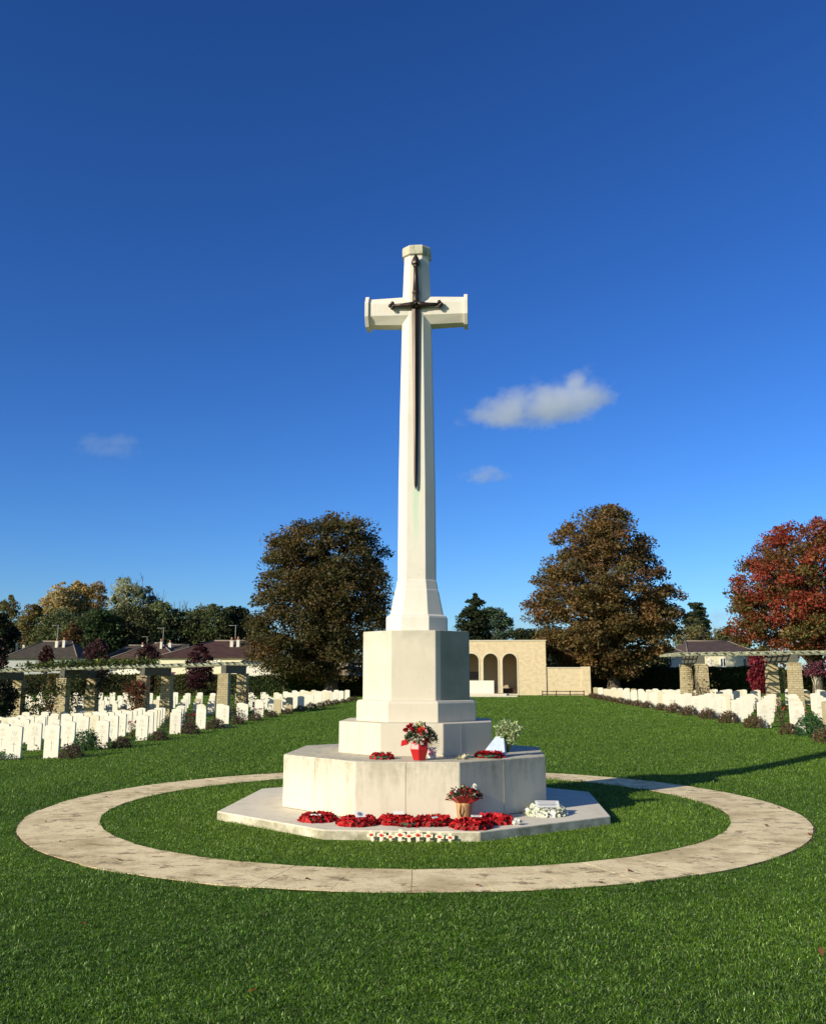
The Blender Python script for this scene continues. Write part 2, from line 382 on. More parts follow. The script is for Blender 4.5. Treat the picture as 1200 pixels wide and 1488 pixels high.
b = MB(); b.lathe([(.046,0),(.047,.05),(.046,.15),(.053,.16),(.053,.185),(.044,.195),(.036,.38),(.030,.56),(.040,.57),(.040,.60),(.030,.61)], (0,-.04,ZG+.02), 10); b.build('grip', m_bronze, sw)
b = MB(); b.lathe([(.03,0),(.062,.015),(.066,.045),(.056,.08),(.034,.13),(.003,.185)], (0,-.045,ZG+.615), 8, False); b.build('pommel', m_bronze, sw)
b = MB(); b.ball((0,-.105,ZG), .026); b.build('stud', m_bronze, sw)

# ------------------------------------------------------------------ leaves in bulk
def unit(v): return v / np.maximum(np.linalg.norm(v, axis=1, keepdims=True), 1e-9)
def leaf_arrays(P, size, cols, aspect=.55, up=.5, r=rng, fold=.18):
    n = len(P); size = np.broadcast_to(size, n).reshape(-1, 1)
    nrm = unit(r.normal(size=(n, 3)) + np.array([0, 0, up]))
    u = unit(np.cross(nrm, r.normal(size=(n, 3)))); w = np.cross(nrm, u)
    L = size * .5; W = size * .5 * aspect
    a = P - u * L; b_ = P + w * W - u * L * .1 - nrm * size * fold*.0; c = P + u * L - nrm * size * fold; d = P - w * W - u * L * .1
    mid = nrm * size * fold
    V = np.stack([a, b_ + mid*.6, c, d + mid*.6], 1).reshape(-1, 3)
    F = np.arange(4 * n).reshape(n, 4)
    return V, F, np.repeat(cols, 4, axis=0)
def palette(n, pal, r=rng, jit=.25, hue=.12):
    pal = np.array(pal, float); w = pal[:, 3] / pal[:, 3].sum()
    i = r.choice(len(pal), n, p=w); c = pal[i, :3]
    c = c * np.exp(r.normal(0, jit, (n, 1))) * np.exp(r.normal(0, hue, (n, 3)))
    return np.clip(c, .002, .9)

def tree(name, label, px, d, prof, pal, ncl, nleaf, leaf, clr=1.0, trunk_r=.4, trunk_px=None, cat='tree', group=None, zbase=None, depth=.9, up=.5, seed=1, shell=.5, pal_h=None, trunk_top=.75, inner=.0, bark=None, flat=.55):
    """prof: list of (image row, left column, right column) turned at distance d into height and radius"""
    r = np.random.default_rng(seed)
    tpx = trunk_px if trunk_px is not None else .5*(prof[-1][1]+prof[-1][2])
    X, Y = at(tpx, d)
    z0 = tz(X, Y) if zbase is None else zbase
    pr = sorted([(zat(y, d), (.5*(a+b_) - tpx)*d/1340, .5*(b_-a)*d/1340) for y, a, b_ in prof])
    pz = np.array([p[0] for p in pr]); pc = np.array([p[1] for p in pr]); pw = np.array([p[2] for p in pr])
    root = empty(name, (X, Y, z0), label=label, cat=cat, group=group)
    zs = np.linspace(pz[0], pz[-1], 200); wt = np.interp(zs, pz, pw)**1.35 + .02; wt /= wt.sum()
    cz = r.choice(zs, ncl, p=wt); cw = np.interp(cz, pz, pw); cc = np.interp(cz, pz, pc)
    th = r.uniform(0, 2*math.pi, ncl); rr = shell + (1-shell)*np.sqrt(r.uniform(0, 1, ncl)); rr = np.where(r.uniform(size=ncl) < inner, r.uniform(0, shell, ncl), rr)
    rc = clr * np.exp(r.normal(0, .22, ncl)); rc = np.minimum(rc, np.maximum(cw*.6, .3))
    eff = np.maximum(cw - rc*.40, .08) * rr
    cx = cc + eff*np.cos(th); cy = eff*depth*np.sin(th)
    k = np.repeat(np.arange(ncl), nleaf)
    g = r.normal(size=(len(k), 3)); g = unit(g) * (r.uniform(0, 1, (len(k), 1))**.45)
    g = g * rc[k][:, None]; g[:, 2] *= flat; g[:, 2] -= .25*(g[:, 0]**2+g[:, 1]**2)/np.maximum(rc[k], .2)
    P = np.stack([cx[k], cy[k], cz[k]-z0], 1) + g
    P[:, 2] = np.maximum(P[:, 2], .1)
    cl_col = palette(ncl, pal, r, .12, .06); lf = palette(len(k), pal, r, .22, .10)
    cols = cl_col[k]*.6 + lf*.4
    if pal_h is not None:
        hcol, z_lo, z_hi = pal_h
        f = np.clip((P[:, 2]+z0 - z_lo)/(z_hi - z_lo), 0, 1)[:, None]*.7; cols = cols*(1-f) + np.array(hcol)*f*np.exp(r.normal(0, .2, (len(k), 1)))
    Vv, Ff, Cc = leaf_arrays(P, leaf*np.exp(r.normal(0, .25, len(P))), cols, r=r, up=up)
    # trunk and limbs
    b = MB(); H = pz[-1]-z0; ht = H*trunk_top
    lean = np.interp(z0+ht, pz, pc)
    nseg = 7
    tp = [(lean*(i/nseg)**1.5 + .06*trunk_r*math.sin(i*2.1), .05*math.cos(i*1.7), ht*i/nseg) for i in range(nseg+1)]
    b.tube([(tp[0][0], 0, -.2)] + tp, [trunk_r*1.35] + [trunk_r*(1.15 if i == 0 else 1)*(1-.85*(i/nseg)) for i in range(nseg+1)], 9)
    for i in r.permutation(ncl)[:min(ncl, 110)]:
        zc = cz[i]-z0; f = min(max(.25 + .45*r.uniform(), .15), .95)
        zs_ = min(zc*f + .05*H, ht*.97); q = zs_/ht*nseg; j = min(int(q), nseg-1); fr = q-j
        p0 = Vector(tp[j]).lerp(Vector(tp[j+1]), fr); p3 = Vector((cx[i], cy[i], zc))
        p1 = p0.lerp(p3, .35) + Vector((0, 0, .04*H)); p2 = p0.lerp(p3, .7) + Vector((0, 0, .03*H))
        rb = trunk_r*(.10+.28*(1-zs_/ht)); b.tube([p0, p1, p2, p3], [rb, rb*.6, rb*.35, rb*.12], 5)
    b.build('trunk', bark or m_bark, root)
    obj('crown', np_mesh('crown', Vv, Ff, Cc), m_leaf, root)
    return root

# chestnuts and maple
BRN = [(0.1921, 0.117, 0.0432, 4), (0.1506, 0.1045, 0.0391, 4), (0.109, 0.092, 0.0329, 3), (0.0779, 0.0752, 0.0288, 2), (0.2388, 0.1358, 0.0464, 1.3), (0.1661, 0.0888, 0.0391, 1.5)]
GRN = [(0.1102, 0.0857, 0.0304, 4), (0.0812, 0.0747, 0.0283, 4.5), (0.145, 0.0933, 0.0334, 2), (0.0638, 0.0659, 0.0223, 3), (0.1624, 0.0878, 0.0334, 1)]
tree('chestnut_tree', 'broad dark chestnut tree with browning leaves left of the cross', 482, 85,
     [(752,448,508),(762,425,540),(778,392,556),(800,382,566),(830,376,573),(865,366,572),(900,360,572),(935,354,565),(958,362,548),(975,385,535),(984,430,515)],
     GRN, 560, 150, .25, 1.25, .62, 483, seed=3, shell=.45, inner=.25, trunk_top=.7, flat=.5)
tree('chestnut_tree', 'big russet brown chestnut tree right of the arched brick shelter', 887, 85,
     [(737,868,905),(745,840,918),(758,818,925),(778,805,945),(800,795,952),(825,785,965),(850,768,982),(880,758,994),(905,766,985),(930,775,978),(950,790,965),(968,820,945),(978,850,925)],
     BRN, 580, 145, .25, 1.15, .60, 887, seed=5, shell=.42, inner=.25, trunk_top=.72, flat=.5)
MAP = [(.34,.040,.030,4),(.26,.060,.030,3),(.19,.09,.034,2.5),(.12,.12,.036,4),(.38,.15,.05,1.2),(.08,.10,.028,4)]
tree('maple_tree', 'red and orange maple tree at the right edge of the photo', 1172, 72,
     [(757,1188,1232),(765,1142,1262),(782,1112,1285),(805,1084,1295),(835,1070,1300),(865,1062,1300),(895,1056,1298),(925,1058,1290),(945,1068,1275),(960,1100,1240)],
     MAP, 500, 145, .21, .95, .4, 1178, seed=8, shell=.42, inner=.2, pal_h=((.30,.035,.028), 10.0, 14.5), trunk_top=.75)
# trees behind the shelter
CON = [(0.039, 0.0546, 0.0234, 4), (0.0286, 0.0442, 0.0182, 4), (0.0585, 0.065, 0.026, 1)]
tree('conifer_tree', 'pointed dark green conifer behind the arched brick shelter', 690, 118,
     [(864,687,693),(873,680,702),(885,674,708),(900,664,712),(918,659,714),(950,656,716),(985,662,712)], CON, 330, 70, .30, .85, .3, 690, seed=11, up=.2, inner=.2, flat=.4, trunk_top=.9)
tree('pine_tree', 'loose bluish green pine right of the pointed conifer', 722, 135,
     [(880,706,722),(890,700,730),(900,700,742),(915,702,747),(935,705,746),(960,712,740)], [(.10,.15,.085,3),(.07,.11,.06,3)], 110, 60, .32, .85, .3, 722, seed=12, shell=.4)
tree('broadleaf_tree', 'low dark broadleaf tree between the pine and the brown chestnut', 762, 130,
     [(917,750,775),(925,742,790),(940,738,800),(960,738,805)], [(.03,.042,.018,3),(.05,.06,.02,2)], 70, 70, .4, 1.2, .3, 762, seed=13)
tree('yew_tree', 'dense black green yew behind the low brick wing wall', 818, 97,
     [(925,800,845),(935,790,870),(950,786,880),(975,786,884),(998,790,884)], [(.018,.028,.012,3),(.028,.04,.015,2)], 130, 90, .32, 1.1, .3, 825, seed=14)
tree('laurel_shrub', 'bright green laurel shrub under the brown chestnut, above the hedge', 930, 93,
     [(955,915,950),(962,905,968),(975,900,975),(990,900,975)], [(.06,.11,.03,3),(.04,.08,.02,3)], 80, 80, .26, .8, .12, 930, cat='shrub', seed=15)
tree('cedar_tree', 'tall dark cedar between the brown chestnut and the red maple', 1008, 150,
     [(877,1002,1015),(885,998,1022),(893,994,1024),(901,992,1027),(912,994,1026),(920,998,1028),(935,1000,1026),(958,1000,1024)], [(.045,.068,.035,3),(.03,.05,.025,3)], 110, 70, .42, 1.25, .3, 1008, seed=16, flat=.35)
OLV = [(0.195, 0.1725, 0.0675, 3), (0.135, 0.1275, 0.0525, 3), (0.24, 0.195, 0.09, 1.5)]
tree('ash_tree', 'thin olive brown tree in front of the tall cedar', 1003, 128,
     [(900,995,1010),(912,985,1022),(925,976,1032),(940,970,1040),(960,966,1044)], OLV, 130, 55, .3, 1.1, .25, 1003, seed=17, shell=.3)
tree('ash_tree', 'low olive tree left of the red maple, behind the brown roof', 1052, 140,
     [(914,1040,1062),(922,1030,1075),(935,1024,1085),(960,1022,1090)], OLV + [(.05,.06,.025,3)], 110, 60, .34, 1.2, .25, 1052, seed=18, shell=.3)
# the wood on the left
YEL = [(0.5904, 0.4232, 0.15, 4), (0.492, 0.3864, 0.18, 3), (0.3444, 0.3312, 0.18, 2), (0.2132, 0.2484, 0.135, 1.5)]
PAL = [(0.456, 0.44, 0.242, 3), (0.304, 0.33, 0.165, 3), (0.494, 0.42, 0.176, 1), (0.19, 0.22, 0.099, 1)]
DKG = [(0.0975, 0.1235, 0.0486, 4), (0.0715, 0.0975, 0.0378, 3), (0.156, 0.156, 0.0675, 2)]
MID = [(0.2, 0.225, 0.091, 3), (0.1438, 0.1812, 0.0715, 3), (0.25, 0.25, 0.104, 1.5)]
GO = 'trees of the wood behind the houses'
wood = [
 ('poplar_tree','sparse olive and orange poplar at the left edge of the wood',14,165,[(868,8,20),(880,0,27),(900,-6,31),(925,-8,32),(955,-8,32)],[(.22,.17,.06,3),(.14,.14,.05,3)],70,50,.40,1.3,.25,.3),
 ('evergreen_oak','black green round tree at the far left in front of the poplar',2,125,[(893,-12,8),(905,-18,22),(925,-20,30),(955,-20,32)],[(.018,.026,.012,3),(.03,.04,.015,1)],100,80,.36,1.3,.3,.4),
 ('poplar_tree','orange tinged poplar, lowest of the yellow ones in the wood',47,160,[(880,42,56),(890,34,62),(910,30,66),(940,32,66),(958,34,64)],[(.28,.19,.06,3),(.15,.14,.05,4),(.10,.11,.04,2)],90,50,.40,1.3,.25,.3),
 ('poplar_tree','golden yellow poplar, the leftmost and broadest golden one',82,165,[(848,86,98),(856,72,104),(870,62,108),(890,60,112),(920,62,110),(955,66,106)],YEL,120,60,.42,1.35,.3,.3),
 ('poplar_tree','golden yellow poplar second from left among the golden ones',112,168,[(848,108,124),(856,102,130),(875,98,134),(900,98,132),(930,100,128),(955,102,126)],YEL+[(.12,.13,.05,2)],100,50,.42,1.35,.3,.3),
 ('poplar_tree','pale yellow slender poplar beside the tall bare topped one',142,168,[(847,134,148),(856,129,154),(872,126,157),(895,126,158),(925,128,156),(955,130,154)],[(.38,.25,.08,3),(.22,.18,.08,3)],90,42,.40,1.3,.25,.3),
 ('poplar_tree','tallest thin leaved poplar with dark mistletoe balls',182,165,[(837,178,188),(846,168,200),(860,162,214),(880,160,218),(905,160,218),(940,164,216)],PAL,120,42,.38,1.4,.3,.3),
 ('poplar_tree','nearly bare grey poplar right of the one with mistletoe',222,168,[(852,214,222),(862,208,230),(878,206,240),(900,208,246),(930,212,246)],[(.16,.15,.09,3),(.08,.09,.04,4)],70,34,.36,1.3,.25,.3),
 ('oak_tree','dark green oak in front of the golden poplars',95,140,[(888,80,112),(898,62,128),(915,52,140),(940,48,146),(965,50,146)],MID+DKG,150,70,.40,1.4,.3,.4),
 ('oak_tree','green oak in the middle of the wood above the brown roof gap',145,132,[(888,140,158),(896,120,172),(915,112,178),(940,110,182),(968,112,182)],[(.045,.085,.03,4),(.06,.09,.03,3),(.08,.09,.04,1)],160,75,.40,1.4,.3,.4),
 ('oak_tree','grey green oak in front of the mistletoe poplar',192,136,[(880,180,205),(888,165,220),(905,156,232),(930,152,240),(965,154,240)],[(.09,.10,.045,4),(.07,.08,.035,3),(.13,.12,.05,1)],170,70,.38,1.4,.3,.35),
 ('oak_tree','dark olive oak below the nearly bare poplar',236,138,[(876,220,240),(886,212,252),(905,206,262),(935,204,268),(965,206,268)],MID,140,70,.40,1.4,.3,.4),
 ('oak_tree','mottled oak with a few bare twigs right of the nearly bare poplar',270,140,[(886,258,280),(893,248,294),(910,240,302),(940,238,306),(965,240,306)],DKG+[(.09,.07,.03,2)],140,70,.40,1.4,.3,.4),
 ('oak_tree','rounded dark oak above the maroon roofed bungalow',312,140,[(882,300,328),(888,288,338),(905,280,346),(935,278,350),(965,280,350)],DKG+[(.09,.085,.03,1.5)],150,75,.40,1.4,.3,.4),
 ('oak_tree','blackish oak between the wood and the dark chestnut',345,142,[(884,335,352),(892,326,366),(910,322,376),(940,320,380),(965,322,380)],[(.024,.034,.015,4),(.04,.05,.02,2)],150,75,.40,1.4,.3,.4),
 ('beech_tree','small russet tree in front of the green oak',108,122,[(908,104,116),(916,98,122),(930,96,124),(950,98,122)],[(.16,.09,.035,3),(.10,.08,.03,2)],60,60,.30,.9,.15,.3),
]
wood_roots = []
for i, (nm, lb, px, d, pr, pal, nc, nl, lf, cr, trr, sh) in enumerate(wood):
    if nm == 'poplar_tree': nc = int(nc*1.5)
    wood_roots.append(tree(nm, lb, px, d, pr, pal, nc, nl, lf, cr, trr, px, seed=30+i, shell=sh, group=GO, zbase=0.0, trunk_top=.88))
# mistletoe and bare twigs
m_mist = plain('mistletoe', (.035, .048, .016)); rt = wood_roots[6]
for px, py in ((166,872),(168,877),(186,866),(197,866),(203,862),(208,868),(190,874),(187,857),(214,874)):
    X, Y = at(px, 163); b = MB(); b.ball((X, Y, zat(py, 163)), random.uniform(.35, .62), 8, 5)
    o = b.build('mistletoe', m_mist, rt); o.location = (-rt.location.x, -rt.location.y, -rt.location.z)
for ri_, pxs, ytop in ((7, (212, 218, 224, 231, 238), 852), (12, (254, 262, 266, 272), 872), (6, (172, 180, 184, 190, 199, 207), 838), (5, (136, 143, 150), 846)):
    b = MB(); rt = wood_roots[ri_]
    for px in pxs:
        d = 166 if ri_ != 12 else 142
        X, Y = at(px, d); zt = zat(ytop + random.uniform(0, 12), d)
        bx = X - rt.location.x; by = Y - rt.location.y
        b.tube([(bx*.5, by, zt*.35), (bx*.85, by, zt*.7), (bx, by, zt)], [.12, .07, .02], 4)
        for k in range(9):
            zz_ = zt*random.uniform(.6, .97); a = random.uniform(0, 6.3); L = random.uniform(.8, 1.8)
            b.tube([(bx*(.8+.2*zz_/zt), by, zz_), (bx+L*.6*math.cos(a), by+L*math.sin(a)*.6, zz_+L)], [.04, .012], 3)
    b.build('branches', m_bark, rt)

# ------------------------------------------------------------------ hedges
def hedge(label, x0, y0, x1, y1, th, h, pal, n, leaf=.12, seed=1, z0=0.0):
    r = np.random.default_rng(seed); L = math.hypot(x1-x0, y1-y0); a = math.atan2(y1-y0, x1-x0)
    root = empty('hedge', ((x0+x1)/2, (y0+y1)/2, z0), a, label=label, cat='hedge')
    b = MB(); ns = max(4, int(L/1.2)); rr = []
    for k in range(ns+1):
        x = -L/2 + L*k/ns; w = th/2*.85*(1+r.uniform(-.06, .06)); hh = (h-.08)*(1+r.uniform(-.02, .02))
        rr.append([(x,-w,-.1),(x,-w*1.02,hh*.6),(x,-w*.9,hh),(x,w*.9,hh),(x,w,-.1)])
    b.loft([list(q) for q in rr]); b.build('branch_core', plain('hedge_core', (.02, .022, .01)), root)
    u = r.uniform(size=n); P = np.zeros((n, 3)); P[:, 0] = r.uniform(-L/2, L/2, n)
    top = u < .3; P[:, 1] = np.where(top, r.uniform(-th/2, th/2, n), np.where(u < .85, -th/2, th/2)) + r.normal(0, .06, n)
    P[:, 2] = np.where(top, h + r.normal(0, .05, n), r.uniform(.02, h, n)) + .06*np.sin(P[:, 0]*1.3)
    V, F, C = leaf_arrays(P, leaf*np.exp(r.normal(0, .2, n)), palette(n, pal, r, .28, .08), r=r, up=.3)
    obj('foliage', np_mesh('foliage', V, F, C), m_leaf, root)
HG = [(0.07, 0.112, 0.0308, 4), (0.049, 0.084, 0.0252, 3), (0.105, 0.126, 0.042, 1)]
xa, ya = at(-70, 93); xb, yb = at(345, 92)
hedge('clipped olive hedge behind the left hand graves, below the bungalows', xa, ya, xb, yb, 1.4, 1.95, [(.11,.11,.032,3),(.08,.09,.028,3),(.05,.06,.02,1)], 26000, .16, 51, -.25)
xa, ya = at(346, 90); xb, yb = at(575, 90)
hedge('clipped dark green hedge behind the dark chestnut left of the cross', xa, ya, xb, yb, 1.4, 1.82, HG, 16000, .15, 52, -.25)
xa, ya = at(855, 91); xb, yb = at(1130, 89)
hedge('tall clipped dark hedge behind the brown chestnut and the right pergola', xa, ya, xb, yb, 1.5, 2.38, [(.03,.06,.02,4),(.045,.08,.025,3)], 26000, .15, 53)
xa, ya = at(1131, 80); xb, yb = at(1290, 78)
hedge('sunlit olive hedge at the right edge beyond the right pergola', xa, ya, xb, yb, 1.3, 2.0, [(.13,.12,.03,3),(.09,.10,.028,3)], 14000, .15, 54)

# ------------------------------------------------------------------ houses
def tiles(name, c):
    t = NT(name, .85, .2); x, y, z = t.xyz()
    w = t.math('SINE', t.math('MULTIPLY', z, 38)); f = t.ramp(w, [(.0, 0), (.6, 1)])
    t.color(t.mix(t.ramp(t.noise(1.5, 6), [(.35, 0), (.7, 1)]), t.mix(f, tuple(v*.7 for v in c), c), tuple(v*1.35 for v in c))); return t.m
m_rA = tiles('grey_brown_tiles', (.060, .050, .042)); m_rB = tiles('red_brown_tiles', (.078, .048, .040)); m_rC = tiles('maroon_tiles', (.060, .032, .030))
m_wallw = plain('white_render', (.80, .77, .66), var=.04); m_wallc = plain('cream_render', (.80, .74, .52), var=.04); m_taupe = plain('taupe_render', (.27, .225, .175), var=.05)
m_frame = plain('white_window_frame', (.8, .8, .78), var=.02); m_chim = plain('chimney_render', (.72, .68, .60), var=.1)
t = NT('window_glass', .08, .6); t.color((.02, .025, .03)); m_glass = t.m; m_aerial = plain('aerial_metal', (.35, .34, .32))
def house(label, d, xl, xr, rl, rr, eave, ridge, roofm, wallm, chimneys=(), windows=(), aerial=None, depth=8, over=.35, cat='house', group='bungalows behind the cemetery'):
    px = (xl+xr)/2; X, Y = at(px, d); hw = (xr-xl)/2*d/1340; ze = zat(eave, d); zr = zat(ridge, d)
    root = empty('bungalow', (X, Y, 0), YAW, label=label, cat=cat, group=group)
    b = MB(); w = hw-over; b.box(-w, w, over, depth-over, -.4, ze-.02); b.build('wall', wallm, root)
    xL, xR = (rl-px)*d/1340, (rr-px)*d/1340
    b = MB(); b.add([(-hw,0,ze),(hw,0,ze),(hw,depth,ze),(-hw,depth,ze),(xL,depth/2,zr),(xR,depth/2,zr),(-hw,0,ze-.14),(hw,0,ze-.14),(hw,depth,ze-.14),(-hw,depth,ze-.14)],
        [(0,1,5,4),(1,2,5),(2,3,4,5),(3,0,4),(6,7,1,0),(7,8,2,1),(8,9,3,2),(9,6,0,3),(9,8,7,6)])
    rf = b.build('roof', roofm, root)
    b = MB(); b.tube([(xL,depth/2,zr+.03),(xR,depth/2,zr+.03)], .09, 5); b.tube([(-hw,0,ze+.03),(xL,depth/2,zr+.03)], .07, 5); b.tube([(hw,0,ze+.03),(xR,depth/2,zr+.03)], .07, 5); b.build('ridge_tiles', plain('ridge', (.2, .17, .14)), rf)
    for cpx, ytop, ybot, w_ in chimneys:
        cx = (cpx-px)*d/1340; zt = zat(ytop, d*1.0); zb = zat(ybot, d)-.6; fy_ = 2.6
        b = MB(); s_ = w_*d/1340/2; b.box(cx-s_, cx+s_, fy_-s_, fy_+s_*1.4, zb, zt-.25); b.box(cx-s_*1.15, cx+s_*1.15, fy_-s_*1.15, fy_+s_*1.55, zt-.25, zt-.15)
        ch = b.build('chimney', m_chim, rf)
        b = MB(); b.lathe([(.13,0),(.11,.35)], (cx, fy_+.05, zt-.15), 8); b.build('chimney_pot', plain('pot', (.35,.16,.1)), ch)
    for wpx, y0_, y1_, ww in windows:
        cx = (wpx-px)*d/1340; s_ = ww*d/1340/2; za, zb = zat(y1_, d), zat(y0_, d)
        b = MB(); q = .09
        b.box(cx-s_, cx+s_, over-.06, over+.02, za, za+q); b.box(cx-s_, cx+s_, over-.06, over+.02, zb-q, zb)
        for xx in (cx-s_, cx-q/2, cx+s_-q): b.box(xx, xx+q, over-.058, over+.02, za+q, zb-q)
        wf = b.build('window', m_frame, root); b = MB(); b.box(cx-s_+q, cx+s_-q, over-.03, over+.02, za+q, zb-q); b.build('pane', m_glass, wf)
    if aerial:
        apx, yt, yb_ = aerial; cx = (apx-px)*d/1340; zt, zb = zat(yt, d), zat(yb_, d)-1.2
        b = MB(); b.tube([(cx, 3, zb), (cx, 3, zt)], .035, 5); b.tube([(cx-.75, 3, zt-.05), (cx+.25, 3, zt-.05)], .03, 4)
        for k in range(6): b.tube([(cx-.7+k*.16, 2.8, zt-.05), (cx-.7+k*.16, 3.2, zt-.05)], .015, 3)
        b.build('aerial', m_aerial, root)
    return root
house('bungalow with grey brown hipped roof and tall aerial at far left', 110, 12, 118, 48, 92, 956, 932, m_rA, plain('shaded_blue_render', (.42, .43, .42)), [(75.5,930,946,3.8),(86,929,936,3.6)], [], (74, 908, 932))  # the wall's grey-blue shade is put into its render colour
house('dark roofed bungalow cut by the left edge of the photo', 122, -60, 40, -30, 12, 958, 940, m_rA, m_wallw, [(18,933,940,2.6),(28.5,936,941,2.8)])
house('small grey roofed bungalow behind the reddish brown roofed one', 124, 158, 216, 178, 204, 956, 938, m_rA, m_wallw, [(203,936,939,3)], [], (208, 925, 940))
house('white bungalow with reddish brown hipped roof and two aerials', 106, 166, 262, 214, 224, 957, 934.5, m_rB, m_wallw, [(229,931,942,3.0)], [], (230, 912, 934))
house('bungalow showing only a grey brown roof left of the maroon roof', 122, 226, 276, 234, 267, 956, 937, m_rA, plain('shaded_render', (.40, .40, .38)), [(243,933,946,4.0)])
house('cream bungalow with big maroon roof and two white chimneys', 100, 231, 400, 303, 378, 955, 931, m_rC, m_wallc, [(332.5,929,945,4.4),(342,928,934,4.4)], [(314,960,964,6),(322,959,963,3)], (336.5, 908, 930))
house('low white bungalow half hidden by the dark chestnut', 97, 352, 425, 370, 405, 963, 950, m_rA, m_wallw, [], [(410,988,991,10),(356,964,970,9)])
house('taupe house with white window behind the chestnut trunk', 99, 426, 512, 445, 495, 956, 936, m_rA, m_taupe, [], [(446,963,974.5,11)])
house('white outbuilding just left of the cross pedestal', 108, 498, 545, 505, 538, 962, 955, m_rA, plain('grey_render', (.33,.33,.36)), [], [], depth=6)
house('low white bungalow between the brown chestnut and right pergola', 100, 935, 994, 945, 985, 951, 940, m_rA, m_wallw, [], [(968.5,956,970,9),(958,955,972,2.2)])
house('cream bungalow with long brown roof behind the right pergola', 104, 994, 1096, 1008, 1070, 949, 931.5, tiles('plum_brown_tiles', (.075,.052,.05)), m_wallc, [], [(1046,957,970,9),(1027,958,972,4),(1080,957,972,12)])
# balcony-like porch beside the cream bungalow
X, Y = at(249, 96)
rt = empty('porch', (X, Y, 0), YAW, label='small white porch with purple awning left of the cream bungalow', cat='porch')
b = MB(); b.box(-.55, .6, 0, .9, zat(989, 96)-2, zat(981, 96)); b.build('parapet', m_frame, rt)
b = MB(); b.add([(-.6,-.1,zat(981,96)+.06),(.6,-.1,zat(981,96)+.06),(.6,.9,zat(977,96)),(-.6,.9,zat(977,96)),(-.6,-.1,zat(981,96)),(.6,-.1,zat(981,96)),(.6,.9,zat(977,96)-.06),(-.6,.9,zat(977,96)-.06)],[(0,1,2,3),(7,6,5,4),(4,5,1,0),(5,6,2,1),(6,7,3,2),(7,4,0,3)]); b.build('awning', plain('purple_awning', (.14,.04,.09)), rt)
b = MB(); b.box(-.55,-.45,.02,.1,zat(981,96),zat(978,96)+.1); b.build('post', m_frame, rt)

# ------------------------------------------------------------------ arched shelter, altar stone, wing walls
SY = 68.0
def arc(cx, cz, r, n=16): return [(cx + r*math.cos(math.pi*(1-k/n)), cz + r*math.sin(math.pi*(1-k/n))) for k in range(n+1)]
sh = empty('arched_shelter', (-.1, SY, 0), label='yellow brick shelter with round arches at the end of the lawn', cat='shelter')
AC = [-3.4, -1.75, -.1, 1.55, 3.2]; AR = .63; ZS = 2.92; ZB = .10
AC = [a for a in AC]
poly = [(-6.3, -.3)]
for a in AC: poly += [(a-AR, -.3)] + arc(a, ZS, AR) + [(a+AR, -.3)]
poly += [(6.3, -.3), (6.3, 4.62), (-6.3, 4.62)]
b = MB(); b.prism_y(poly, 0, .45); b.box(-6.3, -5.85, .45, 4.5, -.3, 4.62); b.box(5.85, 6.3, .45, 4.5, -.3, 4.62); b.box(-5.85, 5.85, 4.453, 4.9, -.3, 4.62)
b.build('wall', m_brick, sh)
b = MB(); b.box(-5.85, 5.85, .45, 4.45, 4.2, 4.4); b.build('ceiling', m_render, sh)
b = MB(); b.box(-5.84, 5.84, 4.40, 4.45, .1, 4.19); b.build('back_wall', m_render, sh)
b = MB(); b.box(-5.85, 5.85, .45, 4.40, -.2, .09); b.build('floor', m_coping, sh)
b = MB(); b.box(-6.36, 6.36, -.06, 4.96, 4.62, 4.70); b.build('coping', m_coping, sh)
for a in AC:
    ro_ = AR+.085
    pl = [(a-ro_, -.02)] + arc(a, ZS, ro_) + [(a+ro_, -.02), (a+AR-.004, -.02)] + arc(a, ZS, AR-.004)[::-1] + [(a-AR+.004, -.02)]
    b = MB(); b.prism_y(pl, -.03, .02); b.build('arch_rim', m_coping, sh)
b = MB(); b.box(-5.6, 5.6, 3.85, 4.35, .45, .52); b.box(-5.6, 5.6, 3.9, 4.3, .09, .45); b.build('bench', m_brown, sh)
b = MB(); b.box(-1.1, .9, 4.36, 4.398, 1.35, 2.0); b.build('plaque', plain('grey_plaque', (.12,.12,.12)), sh)
for s, side in ((1, 'right'), (-1, 'left')):
    rt = empty('wing_wall', (-.1 + s*8.15 + (.55 if s < 0 else 0), SY, 0), label=f'low yellow brick wing wall adjoining the {side} side of the arched shelter', cat='wall', group='wing walls of the shelter')
    wx = 1.846 if s > 0 else 1.30
    b = MB(); b.box(min(-s*wx, s*1.15), max(-s*wx, s*1.15), .10, .45, -.3, 2.30); b.box(min(s*1.15, s*1.9), max(s*1.15, s*1.9), .0, .6, -.3, 2.42); b.build('brickwork', m_brick, rt)
    b = MB(); b.box(min(-s*(wx-.006), s*1.14), max(-s*(wx-.006), s*1.14), .05, .5, 2.30, 2.37); b.build('coping', m_coping, rt)
rt = empty('altar_stone', (-.1, 63.2, 0), label='long white altar stone on low steps in front of the arched shelter', cat='altar stone')
b = MB(); b.box(-3.6, 3.6, -1.5, 1.6, -.1, .10); b.box(-2.75, 2.75, -1.0, 1.1, .10, .24); b.build('steps', m_stone, rt)
b = MB(); b.box(-1.78, 1.78, -.48, .48, .24, 1.27); b.build('block', m_white, rt, bevel=.02)
rt = empty('low_rail', (7.4, 65.6, 0), label='low wooden two bar rail in front of the right wing wall', cat='rail')
b = MB(); b.box(-1.75, 1.75, -.03, .03, .34, .40); b.box(-1.75, 1.75, -.03, .03, .10, .16); b.build('bars', m_brown, rt)
b = MB(); 
for x in (-1.7, -.57, .57, 1.7): b.box(x-.04, x+.04, -.06, -.03, -.1, .45)
b.build('posts', m_brown, rt)

